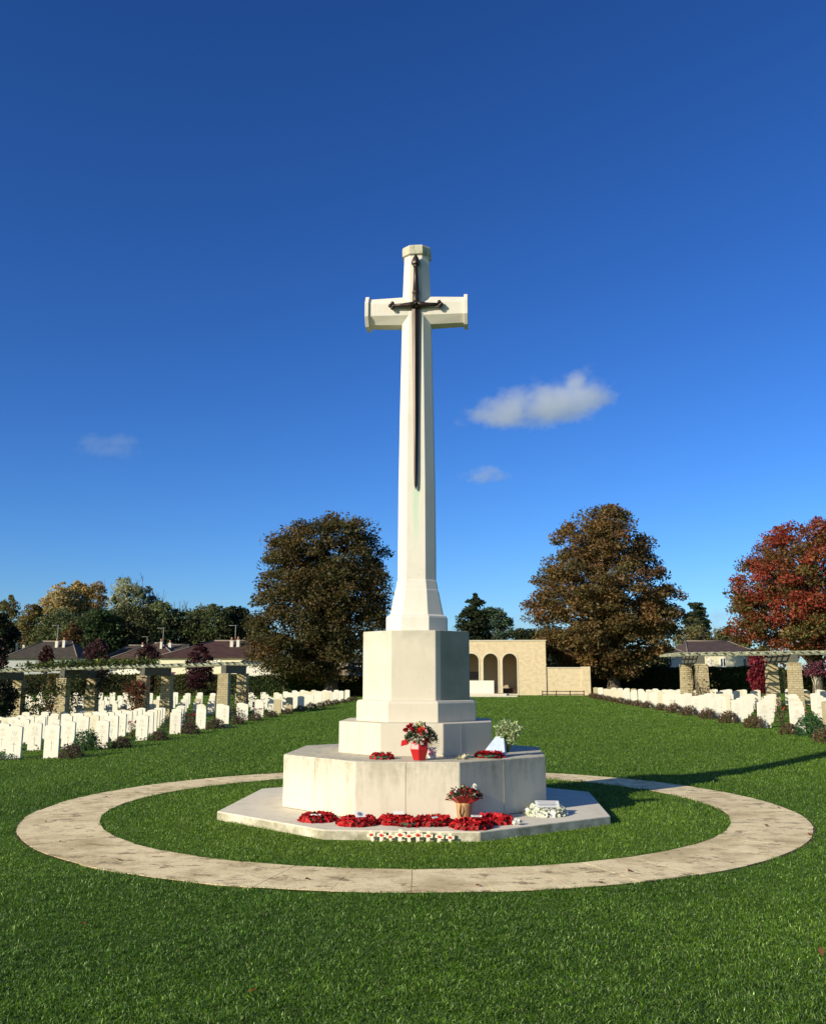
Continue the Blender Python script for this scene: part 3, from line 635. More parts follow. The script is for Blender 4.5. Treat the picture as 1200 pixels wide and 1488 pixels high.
# ------------------------------------------------------------------ pergolas
def climber(n, P0, P1, spread, pal, leaf, seed):
    r = np.random.default_rng(seed); tt = r.uniform(size=(n, 1)); P = np.array(P0)*(1-tt)+np.array(P1)*tt + r.normal(0, 1, (n, 3))*np.array(spread)
    return leaf_arrays(P, leaf*np.exp(r.normal(0, .25, n)), palette(n, pal, r, .3, .1), r=r)
def pergola(label, xs, y0, y1, ztop, slope, xend0, xend1):
    xr = xs[0]; root = empty('pergola', (xr, (y0+y1)/2, 0), label=label, cat='pergola', group='pergolas among the graves')
    oy = (y0+y1)/2; ZT = lambda x: ztop + slope*(x-xr)
    for x in xs:
        for y in (y0, y1):
            g = tz(x, y)-.15; b = MB(); wb = .31; wt_ = .265; h = ZT(x)
            b.loft([[(x-xr+sx*w, y-oy+sy*w, z) for sx, sy in ((-1,-1),(1,-1),(1,1),(-1,1))] for w, z in ((wb, g), (wt_, h-.09), (wt_+.015, h-.085), (wt_+.015, h))])
            b.build('pillar', m_pillar, root, bevel=.012)
        b = MB(); b.box(x-xr-.13, x-xr+.13, y0-oy-.22, y1-oy+.22, ZT(x), ZT(x)+.42); b.build('cross_beam', m_darktimber, root)
    L0, L1 = xend0-xr, xend1-xr; n = 5
    for k in range(n):
        y = y0-oy + (y1-y0)*k/(n-1); b = MB(); w = .06; zA, zB = ZT(xend0)+.42, ZT(xend1)+.42; h = .12
        if k == 0: y -= .02
        b.add([(L0,y-w,zA),(L1,y-w,zB),(L1,y+w,zB),(L0,y+w,zA),(L0,y-w,zA+h),(L1,y-w,zB+h),(L1,y+w,zB+h),(L0,y+w,zA+h)],
              [(3,2,1,0),(4,5,6,7),(0,1,5,4),(1,2,6,5),(2,3,7,6),(3,0,4,7)])
        b.build('beam', m_timber, root)
    nr = int(abs(xend1-xend0)/.42)
    for k in range(nr):
        x = min(L0, L1)+.25 + k*.42 + random.uniform(-.05, .05); z = ZT(x+xr)+.42+.12
        b = MB(); b.obox((x, random.uniform(-.05, .05), z+.02), (.07, y1-y0+.5, .045), random.uniform(-.01, .01)); b.build('rafter', m_timber, root)
    return root
pl = pergola('long left pergola of timber beams on pale brick pillars with creepers', [-12.5, -16.8, -21.1, -25.4], 34.6, 38.3, 1.83, .028, -11.4, -27)
pr_ = pergola('right pergola of lichened timber beams on pale brick pillars', [11.75, 16.25, 20.7], 34.6, 38.3, 2.30, .012, 10.4, 23)
RED = [(.20,.03,.03,3),(.13,.04,.03,3),(.10,.07,.03,2)]; VIN = [(.07,.10,.025,3),(.11,.12,.03,3),(.05,.07,.02,2)]
BRO = [(.12,.08,.03,3),(.08,.09,.03,2),(.16,.07,.03,2)]
def plant_mesh(name, lab, cat, loc, specs, stems=None, leaf=.1, seed=1, group=None):
    root = empty(name, loc, label=lab, cat=cat, group=group); Vs, Fs, Cs = [], [], []; o_ = 0
    for k, (n, P0, P1, sp, pal) in enumerate(specs):
        V, F, C = climber(n, P0, P1, sp, pal, leaf, seed+k); Vs.append(V); Fs.append(F+o_); Cs.append(C); o_ += len(V)
    obj('foliage', np_mesh('foliage', np.concatenate(Vs), np.concatenate(Fs), np.concatenate(Cs)), m_leaf, root)
    if stems:
        b = MB()
        for s_ in stems: b.tube(s_[0], s_[1], 5)
        b.build('stem', m_bark, root)
    return root
def creeper(lab, x, y, specs, seed, leaf=.10):
    g = tz(x, y); st = [([(0,0,-.05),(.1,-.05,.8),(-.05,.02,1.5),(.05,0,2.2)], [.03,.025,.02,.01]), ([(-.1,0,-.05),(-.2,-.05,.7),(-.1,.02,1.4),(-.25,0,2.1)], [.02,.02,.015,.01])]
    return plant_mesh('climbing_plant', lab, 'climbing plant', (x, y, g), specs, st, leaf, seed)
creeper('reddish creeper on the left side of the second nearest left pillar', -21.6, 34.3, [(420,(-.1,0,.3),(-.1,0,2.5),(.22,.12,.1),BRO),(260,(-.3,0,1.3),(.4,0,2.2),(.3,.15,.2),VIN),(150,(.3,0,1.7),(1.5,0,2.3),(.15,.15,.2),VIN)], 61, .12)
creeper('rusty red rambling creeper hiding a left pergola pillar', -17.0, 34.2, [(800,(0,0,.1),(.1,0,2.2),(.3,.15,.1),[(.17,.06,.03,3),(.10,.08,.03,3),(.2,.1,.05,1)]),(350,(-.2,0,1.2),(.2,0,2.0),(.35,.12,.2),RED)], 63, .12)
creeper('thin dark creeper between the front and back end pillars on the left', -12.1, 37.0, [(420,(-.3,0,.2),(.4,0,1.6),(.3,.8,.2),BRO),(200,(.5,1,.4),(.7,1,2.2),(.2,.3,.2),[(.05,.06,.02,2),(.1,.07,.03,2)])], 65, .10)
creeper('loose rose climber on the outer end pillar of the right pergola', 11.35, 34.2, [(220,(-.15,.3,.3),(-.1,.3,2.2),(.12,.2,.2),BRO),(120,(.1,0,.6),(.6,0,1.2),(.3,.1,.2),BRO),(40,(.3,0,1.0),(.8,0,2.4),(.3,.1,.2),RED)], 67, .09)
plant_mesh('climbing_plant', 'bright green creeper lying on top of the left pergola beams', 'climbing plant', (-19.0, 36.4, 0), [(1500,(-4.5,-.8,2.2),(1.5,-.8,2.42),(.4,.6,.10),VIN),(500,(-3,-1,2.3),(2,-.5,2.5),(.5,.5,.12),[(.10,.14,.03,3),(.06,.09,.02,2)])], None, .16, 69)
plant_mesh('climbing_plant', 'dense dark evergreen climber filling the far left bays of the left pergola', 'climbing plant', (-22.5, 38.6, -.7), [(1800,(-3.5,0,.1),(.6,0,.9),(.4,.35,.45),[(.035,.05,.02,3),(.05,.05,.025,2)]),(1500,(-3.5,0,1.5),(2.2,0,2.1),(.5,.35,.3),[(.035,.05,.02,3),(.06,.07,.03,2)])], None, .14, 83)
plant_mesh('climbing_plant', 'dark hanging creeper under the far part of the left pergola', 'climbing plant', (-18.5, 38.2, -.6), [(900,(-3.5,0,1.2),(-.5,0,2.3),(.7,.4,.4),[(.03,.04,.015,3),(.06,.04,.02,2)])], None, .13, 71)

# small coloured trees beyond the graves
PUR = [(.055,.012,.022,4),(.085,.02,.03,2),(.04,.015,.02,2),(.10,.06,.05,1)]
tree('plum_tree', 'dark purple leaved plum tree in front of the cream bungalow', 292, 74, [(934,289,296),(945,284,304),(956,276,312),(966,272,314),(978,276,316),(990,274,312),(998,280,306)], PUR, 75, 55, .2, .5, .1, 292, group='purple plum trees', seed=71, flat=.35)
tree('plum_tree', 'round purple plum tree in front of the reddish brown roof', 219, 80, [(937,214,226),(944,207,232),(955,204,236),(968,208,234),(990,208,232),(1002,212,228)], PUR, 65, 55, .2, .55, .1, 219, group='purple plum trees', seed=72)
tree('plum_tree', 'faded purple plum tree over the left pergola, left of the brown roofs', 146, 84, [(930,140,152),(940,132,160),(952,130,164),(964,136,164),(985,140,160)], [(.10,.045,.045,3),(.07,.03,.035,3)], 70, 45, .22, .6, .1, 146, group='purple plum trees', seed=73)
tree('plum_tree', 'small reddish plum tree before the grey brown hipped roof', 74, 82, [(940,71,78),(948,66,82),(960,64,84),(975,66,82)], [(.10,.04,.035,3),(.05,.02,.02,2)], 45, 45, .2, .5, .1, 74, group='purple plum trees', seed=74)
tree('plum_tree', 'dark purple tree cut by the left edge above the pergola', 4, 80, [(930,-4,8),(945,-10,14),(960,-12,18),(985,-12,16)], [(.06,.03,.03,3),(.035,.03,.02,3)], 55, 50, .22, .6, .1, 4, group='purple plum trees', seed=75)
tree('smoke_bush', 'crimson leaved bush standing beyond the right pergola', 1094, 62, [(952,1088,1100),(962,1082,1106),(975,1080,1108),(990,1081,1108),(1004,1086,1104)], [(.24,.02,.04,3),(.16,.02,.03,3),(.30,.05,.05,1)], 80, 60, .16, .42, .06, 1095, cat='bush', seed=76)
tree('cherry_tree', 'thin young pink leaved tree right of the right pergola pillar', 1175, 60, [(962,1168,1190),(970,1160,1194),(980,1160,1192)], [(.22,.06,.09,3),(.12,.05,.06,3)], 36, 30, .16, .4, .05, 1174, seed=77, shell=.2, bark=m_coping)
tree('rhododendron_bush', 'large blackish green bush at the left edge by the pergola', 8, 43, [(985,-12,18),(995,-20,30),(1010,-20,34),(1025,-16,32),(1036,-12,26)], [(.03,.04,.018,3),(.05,.045,.025,3),(.04,.06,.02,1)], 90, 90, .12, .38, .06, 8, cat='bush', seed=78)
tree('spruce_tree', 'small layered spruce in front of the low white bungalow', 416, 88, [(955,413,419),(964,406,424),(972,400,428),(980,396,430),(988,394,432)], [(.03,.05,.02,3),(.10,.10,.03,1)], 50, 50, .18, .5, .08, 416, seed=79, flat=.25)

# ------------------------------------------------------------------ headstones
def stone_mesh(mat, sc=1.0):
    b = MB(); w, h = .19, .80*sc
    top = [(w*math.cos(math.pi*.5*0)*1 - 2*w*k/8, h - .035 + .035*math.sin(math.pi*k/8)) for k in range(9)]
    poly = [(-w, -.15), (w, -.15)] + [(x, z) for x, z in top]
    b.prism_y(poly, -.038, .038); me = b.mesh('headstone'); me.materials.append(mat); return me
stones = [stone_mesh(m_white), stone_mesh(m_cream), stone_mesh(m_tan)]
def badge_mesh(kind):
    b = MB(); n = 20; c = (0, .62)
    def ringp(r0, r1):
        vs = [(r*math.cos(2*math.pi*k/n), -.0405, c[1]+r*math.sin(2*math.pi*k/n)) for r in (r0, r1) for k in range(n)]
        b.add(vs, [(k, n+k, n+(k+1) % n, (k+1) % n) for k in range(n)])
    if kind == 0: ringp(.055, .064); b.obox((0,-.0405,.62), (.012,.002,.08)); b.obox((0,-.0405,.63), (.06,.002,.012))
    elif kind == 1: ringp(.045, .052); ringp(.068, .073); b.obox((0,-.0405,.62), (.05,.002,.012), 0, 0, .6)
    else:
        pl_ = [(-.06,.66),(-.05,.60),(0,.555),(.05,.60),(.06,.66),(0,.68)]
        for i in range(6):
            p, q = pl_[i], pl_[(i+1) % 6]; L = math.hypot(q[0]-p[0], q[1]-p[1]); b.obox(((p[0]+q[0])/2,-.0405,(p[1]+q[1])/2), (L,.002,.010), 0, 0, -math.atan2(q[1]-p[1], q[0]-p[0]))
        b.obox((0,-.0405,.62), (.03,.002,.05))
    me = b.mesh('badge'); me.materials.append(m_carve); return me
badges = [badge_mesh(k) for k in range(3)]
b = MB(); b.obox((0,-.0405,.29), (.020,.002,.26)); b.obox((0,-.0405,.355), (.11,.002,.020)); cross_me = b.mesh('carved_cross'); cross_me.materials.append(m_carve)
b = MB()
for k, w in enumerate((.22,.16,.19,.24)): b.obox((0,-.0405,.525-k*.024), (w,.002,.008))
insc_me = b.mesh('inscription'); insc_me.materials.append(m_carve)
ORD = ['first','second','third','fourth','fifth','sixth','seventh','eighth','ninth','tenth','eleventh','twelfth','thirteenth','fourteenth','fifteenth','sixteenth','seventeenth','eighteenth','nineteenth','twentieth',
 'twenty-first','twenty-second','twenty-third','twenty-fourth','twenty-fifth','twenty-sixth','twenty-seventh','twenty-eighth','twenty-ninth','thirtieth']
PITCH_Y, SP = 3.07, .96
bed_pts = []
nst = 0; cnt = {}
for side in ('left', 'right'):
    sgn = -1 if side == 'left' else 1
    Y0 = 9.6 if side == 'left' else 10.3
    first = 9.72 if side == 'left' else 9.45
    for k in range(17):
        Yr = Y0 + PITCH_Y*k + (.6 if k > 7 else 0)
        d = Yr + 13.1 + (-.8 if side == 'left' else .6)
        lim = (.526*d - 1.0 + .9) if side == 'left' else (.369*d + 1.0 + .9)
        j = 0; vis = 0
        sp_ = .88 if (side == 'left' and k >= 10) else SP
        while first + sp_*j < lim and j < (30 if k < 14 else 5 if side == 'left' else 3):
            X = first + sp_*j
            inperg = 33.6 < Yr < 39.3 and X > 11.2
            bigbush = side == 'left' and math.hypot(-X - at(8, 43)[0], Yr - at(8, 43)[1]) < 1.2
            if not inperg and not bigbush and nst < 300:
                xx = sgn*X + random.uniform(-.02, .02); yy = Yr + random.uniform(-.03, .03)
                u = random.random(); me = stones[0] if u < .84 else stones[1] if u < .97 else stones[2]
                if j == 0 and k < 6: me = stones[0]
                if side == 'left' and k == 8 and j == 0: me = stones[2]
                mat_w = {0: 'white', 1: 'cream', 2: 'tan'}[stones.index(me)]
                o = bpy.data.objects.new('headstone', me); link(o)
                o.location = (xx, yy, tz(xx, yy) + random.uniform(-.03, .03))
                o.rotation_euler = (random.uniform(-.012, .012), random.uniform(-.01, .01), random.uniform(-.05, .05))
                tag(o, f'{mat_w} headstone, {ORD[j]} from the lawn in the {ORD[k]} nearest row on the {side}', 'headstone', 'white headstones in rows beside the lawn')
                nst += 1; cnt[side, k] = cnt.get((side, k), 0) + 1
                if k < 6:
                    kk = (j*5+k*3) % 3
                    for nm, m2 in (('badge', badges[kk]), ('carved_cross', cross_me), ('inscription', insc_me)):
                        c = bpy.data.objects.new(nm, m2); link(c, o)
                bed_pts.append((xx, yy))
            j += 1
print('headstones', nst, cnt); assert nst <= 300
# earth border and low planting along each row (nobody could count it)
n = len(bed_pts); per = 46; bp = np.repeat(np.array(bed_pts), per, axis=0)
P = np.zeros((len(bp), 3)); P[:, 0] = bp[:, 0] + rng.uniform(-.5, .5, len(bp)); P[:, 1] = bp[:, 1] + rng.normal(-.12, .16, len(bp))
hmod = .5+.5*np.sin(bp[:, 0]*7.1+bp[:, 1]*3.7)
P[:, 2] = terrain(P[:, 0], P[:, 1]) + np.abs(rng.normal(.03, .05, len(bp)))*(.4+1.0*hmod)
V, F, C = leaf_arrays(P, .07*np.exp(rng.normal(0, .3, len(P))), palette(len(P), [(.05,.08,.025,3),(.09,.075,.04,2),(.03,.05,.018,3),(.16,.19,.14,1)], rng, .3, .1))
tag(obj('border_planting', np_mesh('border_planting', V, F, C), m_leaf), label='low green and brown planting along the feet of the headstones', cat='plants', kind='stuff')

# ------------------------------------------------------------------ shrubs at row ends
def bush_meshes(pal, n, w, h, leaf, seed, spiky=.6):
    r = np.random.default_rng(seed); g = unit(r.normal(size=(n, 3))); g[:, 2] = np.abs(g[:, 2])*1.0; rad = r.uniform(.55, 1.06, (n, 1))**.6
    lump = 1 + .12*np.sin(g[:, :1]*5+seed) * np.cos(g[:, 1:2]*6+seed)
    P = g*rad*lump*np.array([w/2, w/2, h*.98]); P[:, 2] = np.maximum(P[:, 2]*.95, .01)
    V, F, C = leaf_arrays(P, leaf*np.exp(r.normal(0, .25, n)), palette(n, pal, r, .3, .1), .35, spiky, r)
    b = MB()
    for k in range(9):
        a = 6.28*k/9+seed; b.tube([(0,0,-.03),(.12*w*math.cos(a),.12*w*math.sin(a),h*.35),(.38*w*math.cos(a),.38*w*math.sin(a),h*.75)], [.014,.01,.004], 4)
    me = np_mesh('foliage', V, F, C); me.materials.append(m_leaf); m2 = b.mesh('stem'); m2.materials.append(m_bark); return me, m2
RUS = [(.15,.085,.045,3),(.11,.065,.04,3),(.09,.085,.035,2),(.20,.12,.06,1)]
bro_l = [bush_meshes([(.10,.055,.045,3),(.075,.05,.035,3),(.12,.08,.05,1)], 900, .62, .40, .055, s) for s in (1, 2)]
bro_r = [bush_meshes(RUS, 900, .62, .40, .06, s) for s in (4, 5)]
GS = 'small shrubs at the lawn end of the grave rows'
def put_bush(ms, x, y, label, sc=1.0, name='shrub', cat='shrub', group=GS, rz=None, sz=1.0):
    o = empty(name, (x, y, tz(x, y)), random.uniform(0, 6.28) if rz is None else rz, label=label, cat=cat, group=group); o.scale = (sc, sc, sc*sz)
    for nm, m in (('foliage', ms[0]), ('stem', ms[1])):
        c = bpy.data.objects.new(nm, m); link(c, o)
    return o
for side, Y0, ms in (('left', 9.6, bro_l), ('right', 10.3, bro_r)):
    for k in range(17):
        Yr = Y0 + PITCH_Y*k + (.6 if k > 7 else 0)
        sg = -1 if side == 'left' else 1
        put_bush(ms[k % 2], sg*9.12 + random.uniform(-.04, .04), Yr-.12, f'rounded brown shrub at the lawn end of the {ORD[k]} nearest row on the {side}', random.uniform(.85, 1.12) * (1.0 if k != 6 else 1.1))
grn = bush_meshes([(.035,.10,.03,4),(.05,.13,.04,3)], 900, .8, .62, .08, 9)
slv = bush_meshes([(.22,.27,.22,3),(.14,.19,.14,3)], 420, .9, .20, .06, 10)
dkb = bush_meshes([(.035,.05,.03,3),(.05,.055,.035,3)], 1000, 1.0, .6, .06, 11)
x, y = at(143, 26.0); put_bush(grn, x, y-.2, 'feathery green plant with pink and yellow blooms beside a left headstone', 1.0, 'border_plant', 'plant', None)
x, y = at(1164, 24.6); put_bush(grn, x, y, 'bright green bushy plant before the nearest right headstones', 1.05, 'border_plant', 'plant', None)
x, y = at(22, 23.6); put_bush(slv, x, y-.2, 'silver leaved plant between the two nearest left headstones', 1.0, 'border_plant', 'plant', 'silver plants')
x, y = at(335, 36); put_bush(slv, x, y-.2, 'silver leaved plant at the foot of the end pillar on the left', .9, 'border_plant', 'plant', 'silver plants')
for i, (px, d, lb) in enumerate(((262,38,'dark low shrub left of the white headstones near the left pergola'),(285,40,'dark low shrub in front of the plum tree and left pergola'),(352,42,'dark low shrub just right of the left pergola end pillar'),(1070,42,'dark low shrub under the right pergola, beside its second pillar'),(1048,44,'dark low shrub between the two right pergola pillars'),(1115,41,'dark low shrub at the foot of the second right pergola pillar'))):
    x, y = at(px, d); put_bush(dkb, x, y, lb, 1.15, 'shrub', 'shrub', 'dark shrubs by the pergolas')
# rose bushes with a few red blooms
def rose(px, d, label, nfl, col, h=.55, seed=1):
    x, y = at(px, d); g = tz(x, y); r = np.random.default_rng(seed); root = empty('rose_bush', (x, y, g), label=label, cat='rose bush', group='rose bushes among the graves')
    P = np.stack([r.normal(0, .13, 120), r.normal(0, .13, 120), r.uniform(.05, h, 120)], 1); V, F, C = leaf_arrays(P, .06, palette(120, BRO, r, .3, .1), r=r)
    obj('foliage', np_mesh('foliage', V, F, C), m_leaf, root)
    b = MB()
    for k in range(5): a = k*1.3; b.tube([(0,0,-.02),(.05*math.cos(a),.05*math.sin(a),h*.5),(.14*math.cos(a),.14*math.sin(a),h*.98)], [.008,.006,.004], 4)
    b.build('stem', m_bark, root)
    for k in range(nfl):
        a = k*1.3; P = np.array([[.14*math.cos(a), .14*math.sin(a), h*.98]]) + r.normal(0, .018, (14, 3)); V, F, C = leaf_arrays(P, .05, np.tile(np.array(col)*1., (14, 1)), .9, .3, r); obj('rose', np_mesh('rose', V, F, C), m_petal, root)
for i, a in enumerate(((157,28.2,'rose bush with pink and yellow blooms at a near left headstone',3,(.45,.05,.10)),(203,31,'rose bush with orange red blooms between left headstones',4,(.5,.06,.03)),(285,36.5,'rose bush with one bright red bloom left of the end pillar',3,(.5,.02,.03)),(1148,27,'rose bush with pink blooms at a right headstone',3,(.5,.10,.20)),(1121,30,'rose bush with one scarlet bloom between right headstones',1,(.6,.02,.02)),(1189,31,'rose bush with pale pink blooms at the right edge',4,(.6,.25,.25)),(975,42,'rose bush with dark red leaves left of the right pergola',1,(.3,.02,.04)),(380,41,'rose bush with white and pink blooms right of the left pergola',4,(.6,.3,.3)))):
    rose(*a, seed=90+i)

# ------------------------------------------------------------------ wreaths, bouquets, crosses
def poppy_ring(rad, rings, per, size, pal, r, zt=.05):
    Vs, Fs, Cs = [], [], []; o_ = 0
    for q in range(rings):
        rr = rad*(.72+.62*q/(rings-1)); m = int(per*(.85+.3*q/(rings-1)))
        for k in range(m):
            a = 2*math.pi*(k+.5*(q % 2)+r.uniform(-.2, .2))/m; c = np.array([rr*math.cos(a), rr*math.sin(a), zt - .018*abs(q-(rings-1)*.45)**1.3])
            nrm = np.array([math.cos(a)*(q-(rings-1)/2)*.55, math.sin(a)*(q-(rings-1)/2)*.55, 1.0]) + r.normal(0, .42, 3); nrm /= np.linalg.norm(nrm)
            u = np.cross(nrm, [0, 0, 1.0001]) + np.array([1e-3, 0, 0]); u /= np.linalg.norm(u); w = np.cross(nrm, u); n = 10; base = r.uniform(0, 6.28)
            col = np.array(pal[r.integers(len(pal))])*(r.uniform(.45, 1.15) if pal is RP else r.uniform(.85, 1.05))
            ring_ = [c + (u*math.cos(base+t)+w*math.sin(base+t))*size*(.82+.22*math.cos(2*t)) + nrm*size*(.38+.30*math.cos(4*t+1)) for t in np.linspace(0, 2*math.pi, n, endpoint=False)]
            Vs += [c] + ring_; Fs += [(o_, o_+1+i, o_+1+(i+1) % n) for i in range(n)]; Cs += [col*(.3 if pal is RP else .75)] + [col]*n; o_ += n+1
    return np.array(Vs), np.array(Fs), np.clip(np.array(Cs), .002, .9)
m_card = plain('white_card', (.75, .75, .74), var=.02); m_ink = plain('dark_ink', (.06, .07, .14), var=.02); m_green = plain('green_plastic', (.02, .10, .06)); m_blk = plain('black_plastic', (.01, .01, .01))
RP = [(.72,.014,.022),(.62,.010,.018),(.80,.04,.04)]
def wreath(label, x, y, z, rad, rz=0, card=None, tilt=0, base=m_green, pal=RP, name='poppy_wreath', seed=1, size=.045, basew=.045, group='red poppy wreaths'):
    r = np.random.default_rng(seed); root = empty(name, (x, y, z), rz, label=label, cat='wreath', group=group); root.rotation_euler = (tilt, 0, rz)
    b = MB(); n = 28; rings = []
    for k in range(n):
        a = 2*math.pi*k/n; rings.append([((rad+basew*math.cos(t))*math.cos(a), (rad+basew*math.cos(t))*math.sin(a), .022+.020*math.sin(t)) for t in [2*math.pi*i/8 for i in range(8)]])
    b.loft([q for q in rings] + [rings[0]], cap=False, smooth=True); b.build('base_ring', base, root)
    V, F, C = poppy_ring(rad, 5, int(2*math.pi*rad/.058), size, pal, r, .050); obj('poppies' if pal is RP else 'blooms', np_mesh('poppies', V, F, C), m_petal, root)
    b = MB()
    if pal is RP:
        for k in range(int(2*math.pi*rad/.09)):
            a = 2*math.pi*k/int(2*math.pi*rad/.09); b = MB(); b.ball((rad*math.cos(a), rad*math.sin(a), .070), .008, 6, 4); b.build('flower_centre', m_blk, root)
        b = MB()
    if card:
        cx, cy, cz, w, h, rx, kind = card
        b = MB(); b.obox((cx, cy, cz), (w, h, .003), 0, rx); c = b.build('card', m_card, root)
        b = MB(); Mx = Matrix.Translation((cx, cy, cz)) @ Matrix.Rotation(rx, 4, 'X')
        if kind == 'lines':
            for k in range(4):
                p = Mx @ Vector((0, h*(.30-.2*k), .0025)); b.obox(p, (w*(.8-.1*(k % 2)), h*.06, .001), 0, rx)
        elif kind == 'emblem':
            nn = 16
            for r0, r1 in ((.0, h*.20), (h*.28, h*.36)):
                vs_ = [Mx @ Vector((q*math.cos(2*math.pi*i/nn), q*math.sin(2*math.pi*i/nn), .003)) for q in (r0, r1) for i in range(nn)]
                b.add(vs_, [(i, nn+i, nn+(i+1) % nn, (i+1) % nn) for i in range(nn)])
        if b.v: b.build('print', m_ink, c)
    return root
ZS_ = .112
wreath('red poppy wreath with a thin white label, far left on the slab', -1.00, -1.90, ZS_, .155, .1, (-.02,-.13,.075,.12,.028,R(20),None), seed=1)
wreath('red poppy wreath carrying a blue and white emblem card', -.50, -2.14, ZS_, .165, .4, (.02,-.03,.105,.12,.09,R(38),'emblem'), seed=2)
wreath('red poppy wreath with plain white card, behind the small crosses', -.07, -2.02, ZS_, .155, .2, (.03,.03,.10,.12,.08,R(18),None), seed=3)
wreath('small tight red poppy wreath just left of the middle of the slab', .10, -2.22, ZS_, .085, .2, None, seed=4, size=.045, basew=.035)
wreath('red poppy wreath with a white oval tag left of the clay pot', .36, -2.06, ZS_, .165, .9, (-.09,-.11,.085,.09,.03,R(25),None), seed=5)
wreath('front red poppy wreath with a small printed label before the clay pot', .80, -2.27, ZS_, .165, 1.7*0, (.06,.04,.11,.12,.03,R(30),'lines'), seed=6)
wreath('red poppy wreath lying right of the clay pot', 1.06, -1.90, ZS_, .165, .3, None, seed=7)
wreath('small poppy wreath on a dark green ring, lying on the plinth', -.30, -1.42, .772, .105, 0, None, seed=8, size=.034, basew=.04)
o = wreath('poppy wreath with red ribbon lying by the greenery on the plinth', 1.02, -1.13, .772, .12, 0, None, seed=9, size=.045)
# white flower wreath with a printed card
WP = [(.88,.88,.74),(.82,.86,.62),(.89,.89,.84)]
Cw = None
wreath('white flower wreath with a large printed card on the right of the slab', 1.70, -1.22, ZS_, .185, 0, (.02,.05,.108,.29,.20,R(15),'lines'), seed=10, pal=WP, name='flower_wreath', size=.055, basew=.06, group=None, base=m_green)
# small wooden poppy crosses
m_wood = plain('pale_wood', (.86, .77, .55)); m_red = plain('red_paper', (.72, .09, .07), var=.05)
px_c = [-.285,-.172,-.075,.033,.128,.226,.339,.46,.575]
names_c = ['leftmost, leaning small wooden poppy cross along the slab edge','second small wooden poppy cross from the left along the slab edge','third small wooden poppy cross from the left, lower than its neighbours','tall small poppy cross, fourth from the left along the slab edge','middle small wooden poppy cross in the row along the slab edge','sixth small wooden poppy cross from the left along the slab edge','third small wooden poppy cross from the right along the slab edge','second small wooden poppy cross from the right, leaning slightly','rightmost small wooden poppy cross along the slab edge']
for i, x in enumerate(px_c):
    s_ = [.80,.86,.75,.98,.84,.95,.86,.80,.78][i]; zc = [.070,.066,.052,.072,.062,.072,.066,.058,.052][i]
    ro = empty('poppy_cross', (x, -2.625, zc), random.uniform(-.12, .12), label=names_c[i], cat='small cross', group='small wooden poppy crosses'); ro.rotation_euler = (R(-8), R([-14,3,-3,1,-4,2,6,9,5][i]), ro.rotation_euler.z)
    b = MB(); b.box(-.0195*s_, .0195*s_, -.004, .004, -.12, .058*s_); b.box(-.058*s_, -.0195*s_, -.004, .004, -.0195*s_, .0195*s_); b.box(.0195*s_, .058*s_, -.004, .004, -.0195*s_, .0195*s_); b.build('wood', m_wood, ro)
    b = MB(); n_ = 14; vs_ = [(0,-.014,0)] + [((.025+.005*math.cos(4*t))*s_*math.cos(t), -.006-.006*math.cos(2*t), (.025+.005*math.cos(4*t))*s_*math.sin(t)) for t in [2*math.pi*k/n_ for k in range(n_)]]
    b.add(vs_, [(0, 1+(k+1) % n_, 1+k) for k in range(n_)]); b.build('poppy', m_red, ro)
    b = MB(); b.ball((0,-.016,0), .006*s_, 6, 4); b.build('poppy_centre', m_blk, ro)
# bouquets
def blossoms(root, specs, r):
    for nm, pts, col, sz in specs:
        for p in pts:
            P = np.array([p]) + r.normal(0, sz*.22, (18, 3)); V, F, C = leaf_arrays(P, sz*.8, np.clip(np.tile(np.array(col), (18, 1))*np.exp(r.normal(0, .15, (18, 1))), 0, .9), .9, .2, r); obj(nm, np_mesh(nm, V, F, C), m_petal, root)
r = np.random.default_rng(5)
rt = empty('flower_pot', (.71, -1.77, ZS_), .3, label='clay coloured pot of red and white flowers standing between the wreaths', cat='flower pot')
t = NT('brown_paper_pot', .6, .3); a_ = t.xyz(); ang = t.math('ARCTAN2', a_[1], a_[0]); sw_ = t.math('SINE', t.math('MULTIPLY', ang, 9)); t.color(t.mix(t.ramp(sw_, [(.3, 0), (.7, 1)]), (.40,.22,.10), (.52,.33,.17))); m_kraft = t.m
b = MB(); b.lathe([(.075,0),(.085,.02),(.098,.17),(.102,.20),(.090,.19)], n=20); b.build('pot', m_kraft, rt)
b = MB(); b.tube([(-.055,-.078,.19),(-.075,-.075,.10),(-.05,-.078,.03)], .006, 5); b.tube([(-.035,-.085,.19),(-.03,-.09,.11),(-.045,-.078,.04)], .006, 5); b.build('ribbon', m_brown, rt)
def wrap(root, mat, r0, r1, z0, z1, n=22, zig=.03, name='paper_wrap', tilt=0):
    b = MB(); vs_ = []
    for k in range(n): a = 2*math.pi*k/n; vs_.append((r0*math.cos(a), r0*math.sin(a), z0))
    for k in range(n): a = 2*math.pi*k/n; rr = r1*(1+.16*math.sin(5*a)); vs_.append((rr*math.cos(a), rr*math.sin(a), z1+zig*math.sin(3*a+1)+zig*.6*(k % 2)))
    b.add(vs_, [(k, (k+1) % n, n+(k+1) % n, n+k) for k in range(n)]); o = b.build(name, mat, root); s = o.modifiers.new('thick', 'SOLIDIFY'); s.thickness = .004; return o
m_redp = plain('red_gift_paper', (.48,.012,.015), .4, .5, .08); m_greyp = plain('pale_tissue', (.40,.34,.30))
wrap(rt, m_redp, .085, .20, .185, .26, zig=.02); 
n_ = 420; a = r.uniform(0, 6.28, n_); q = np.sqrt(r.uniform(0, 1, n_))*.21; P = np.stack([q*np.cos(a), q*np.sin(a), .27+.07*(1-(q/.21)**2)+r.normal(0, .02, n_)], 1)
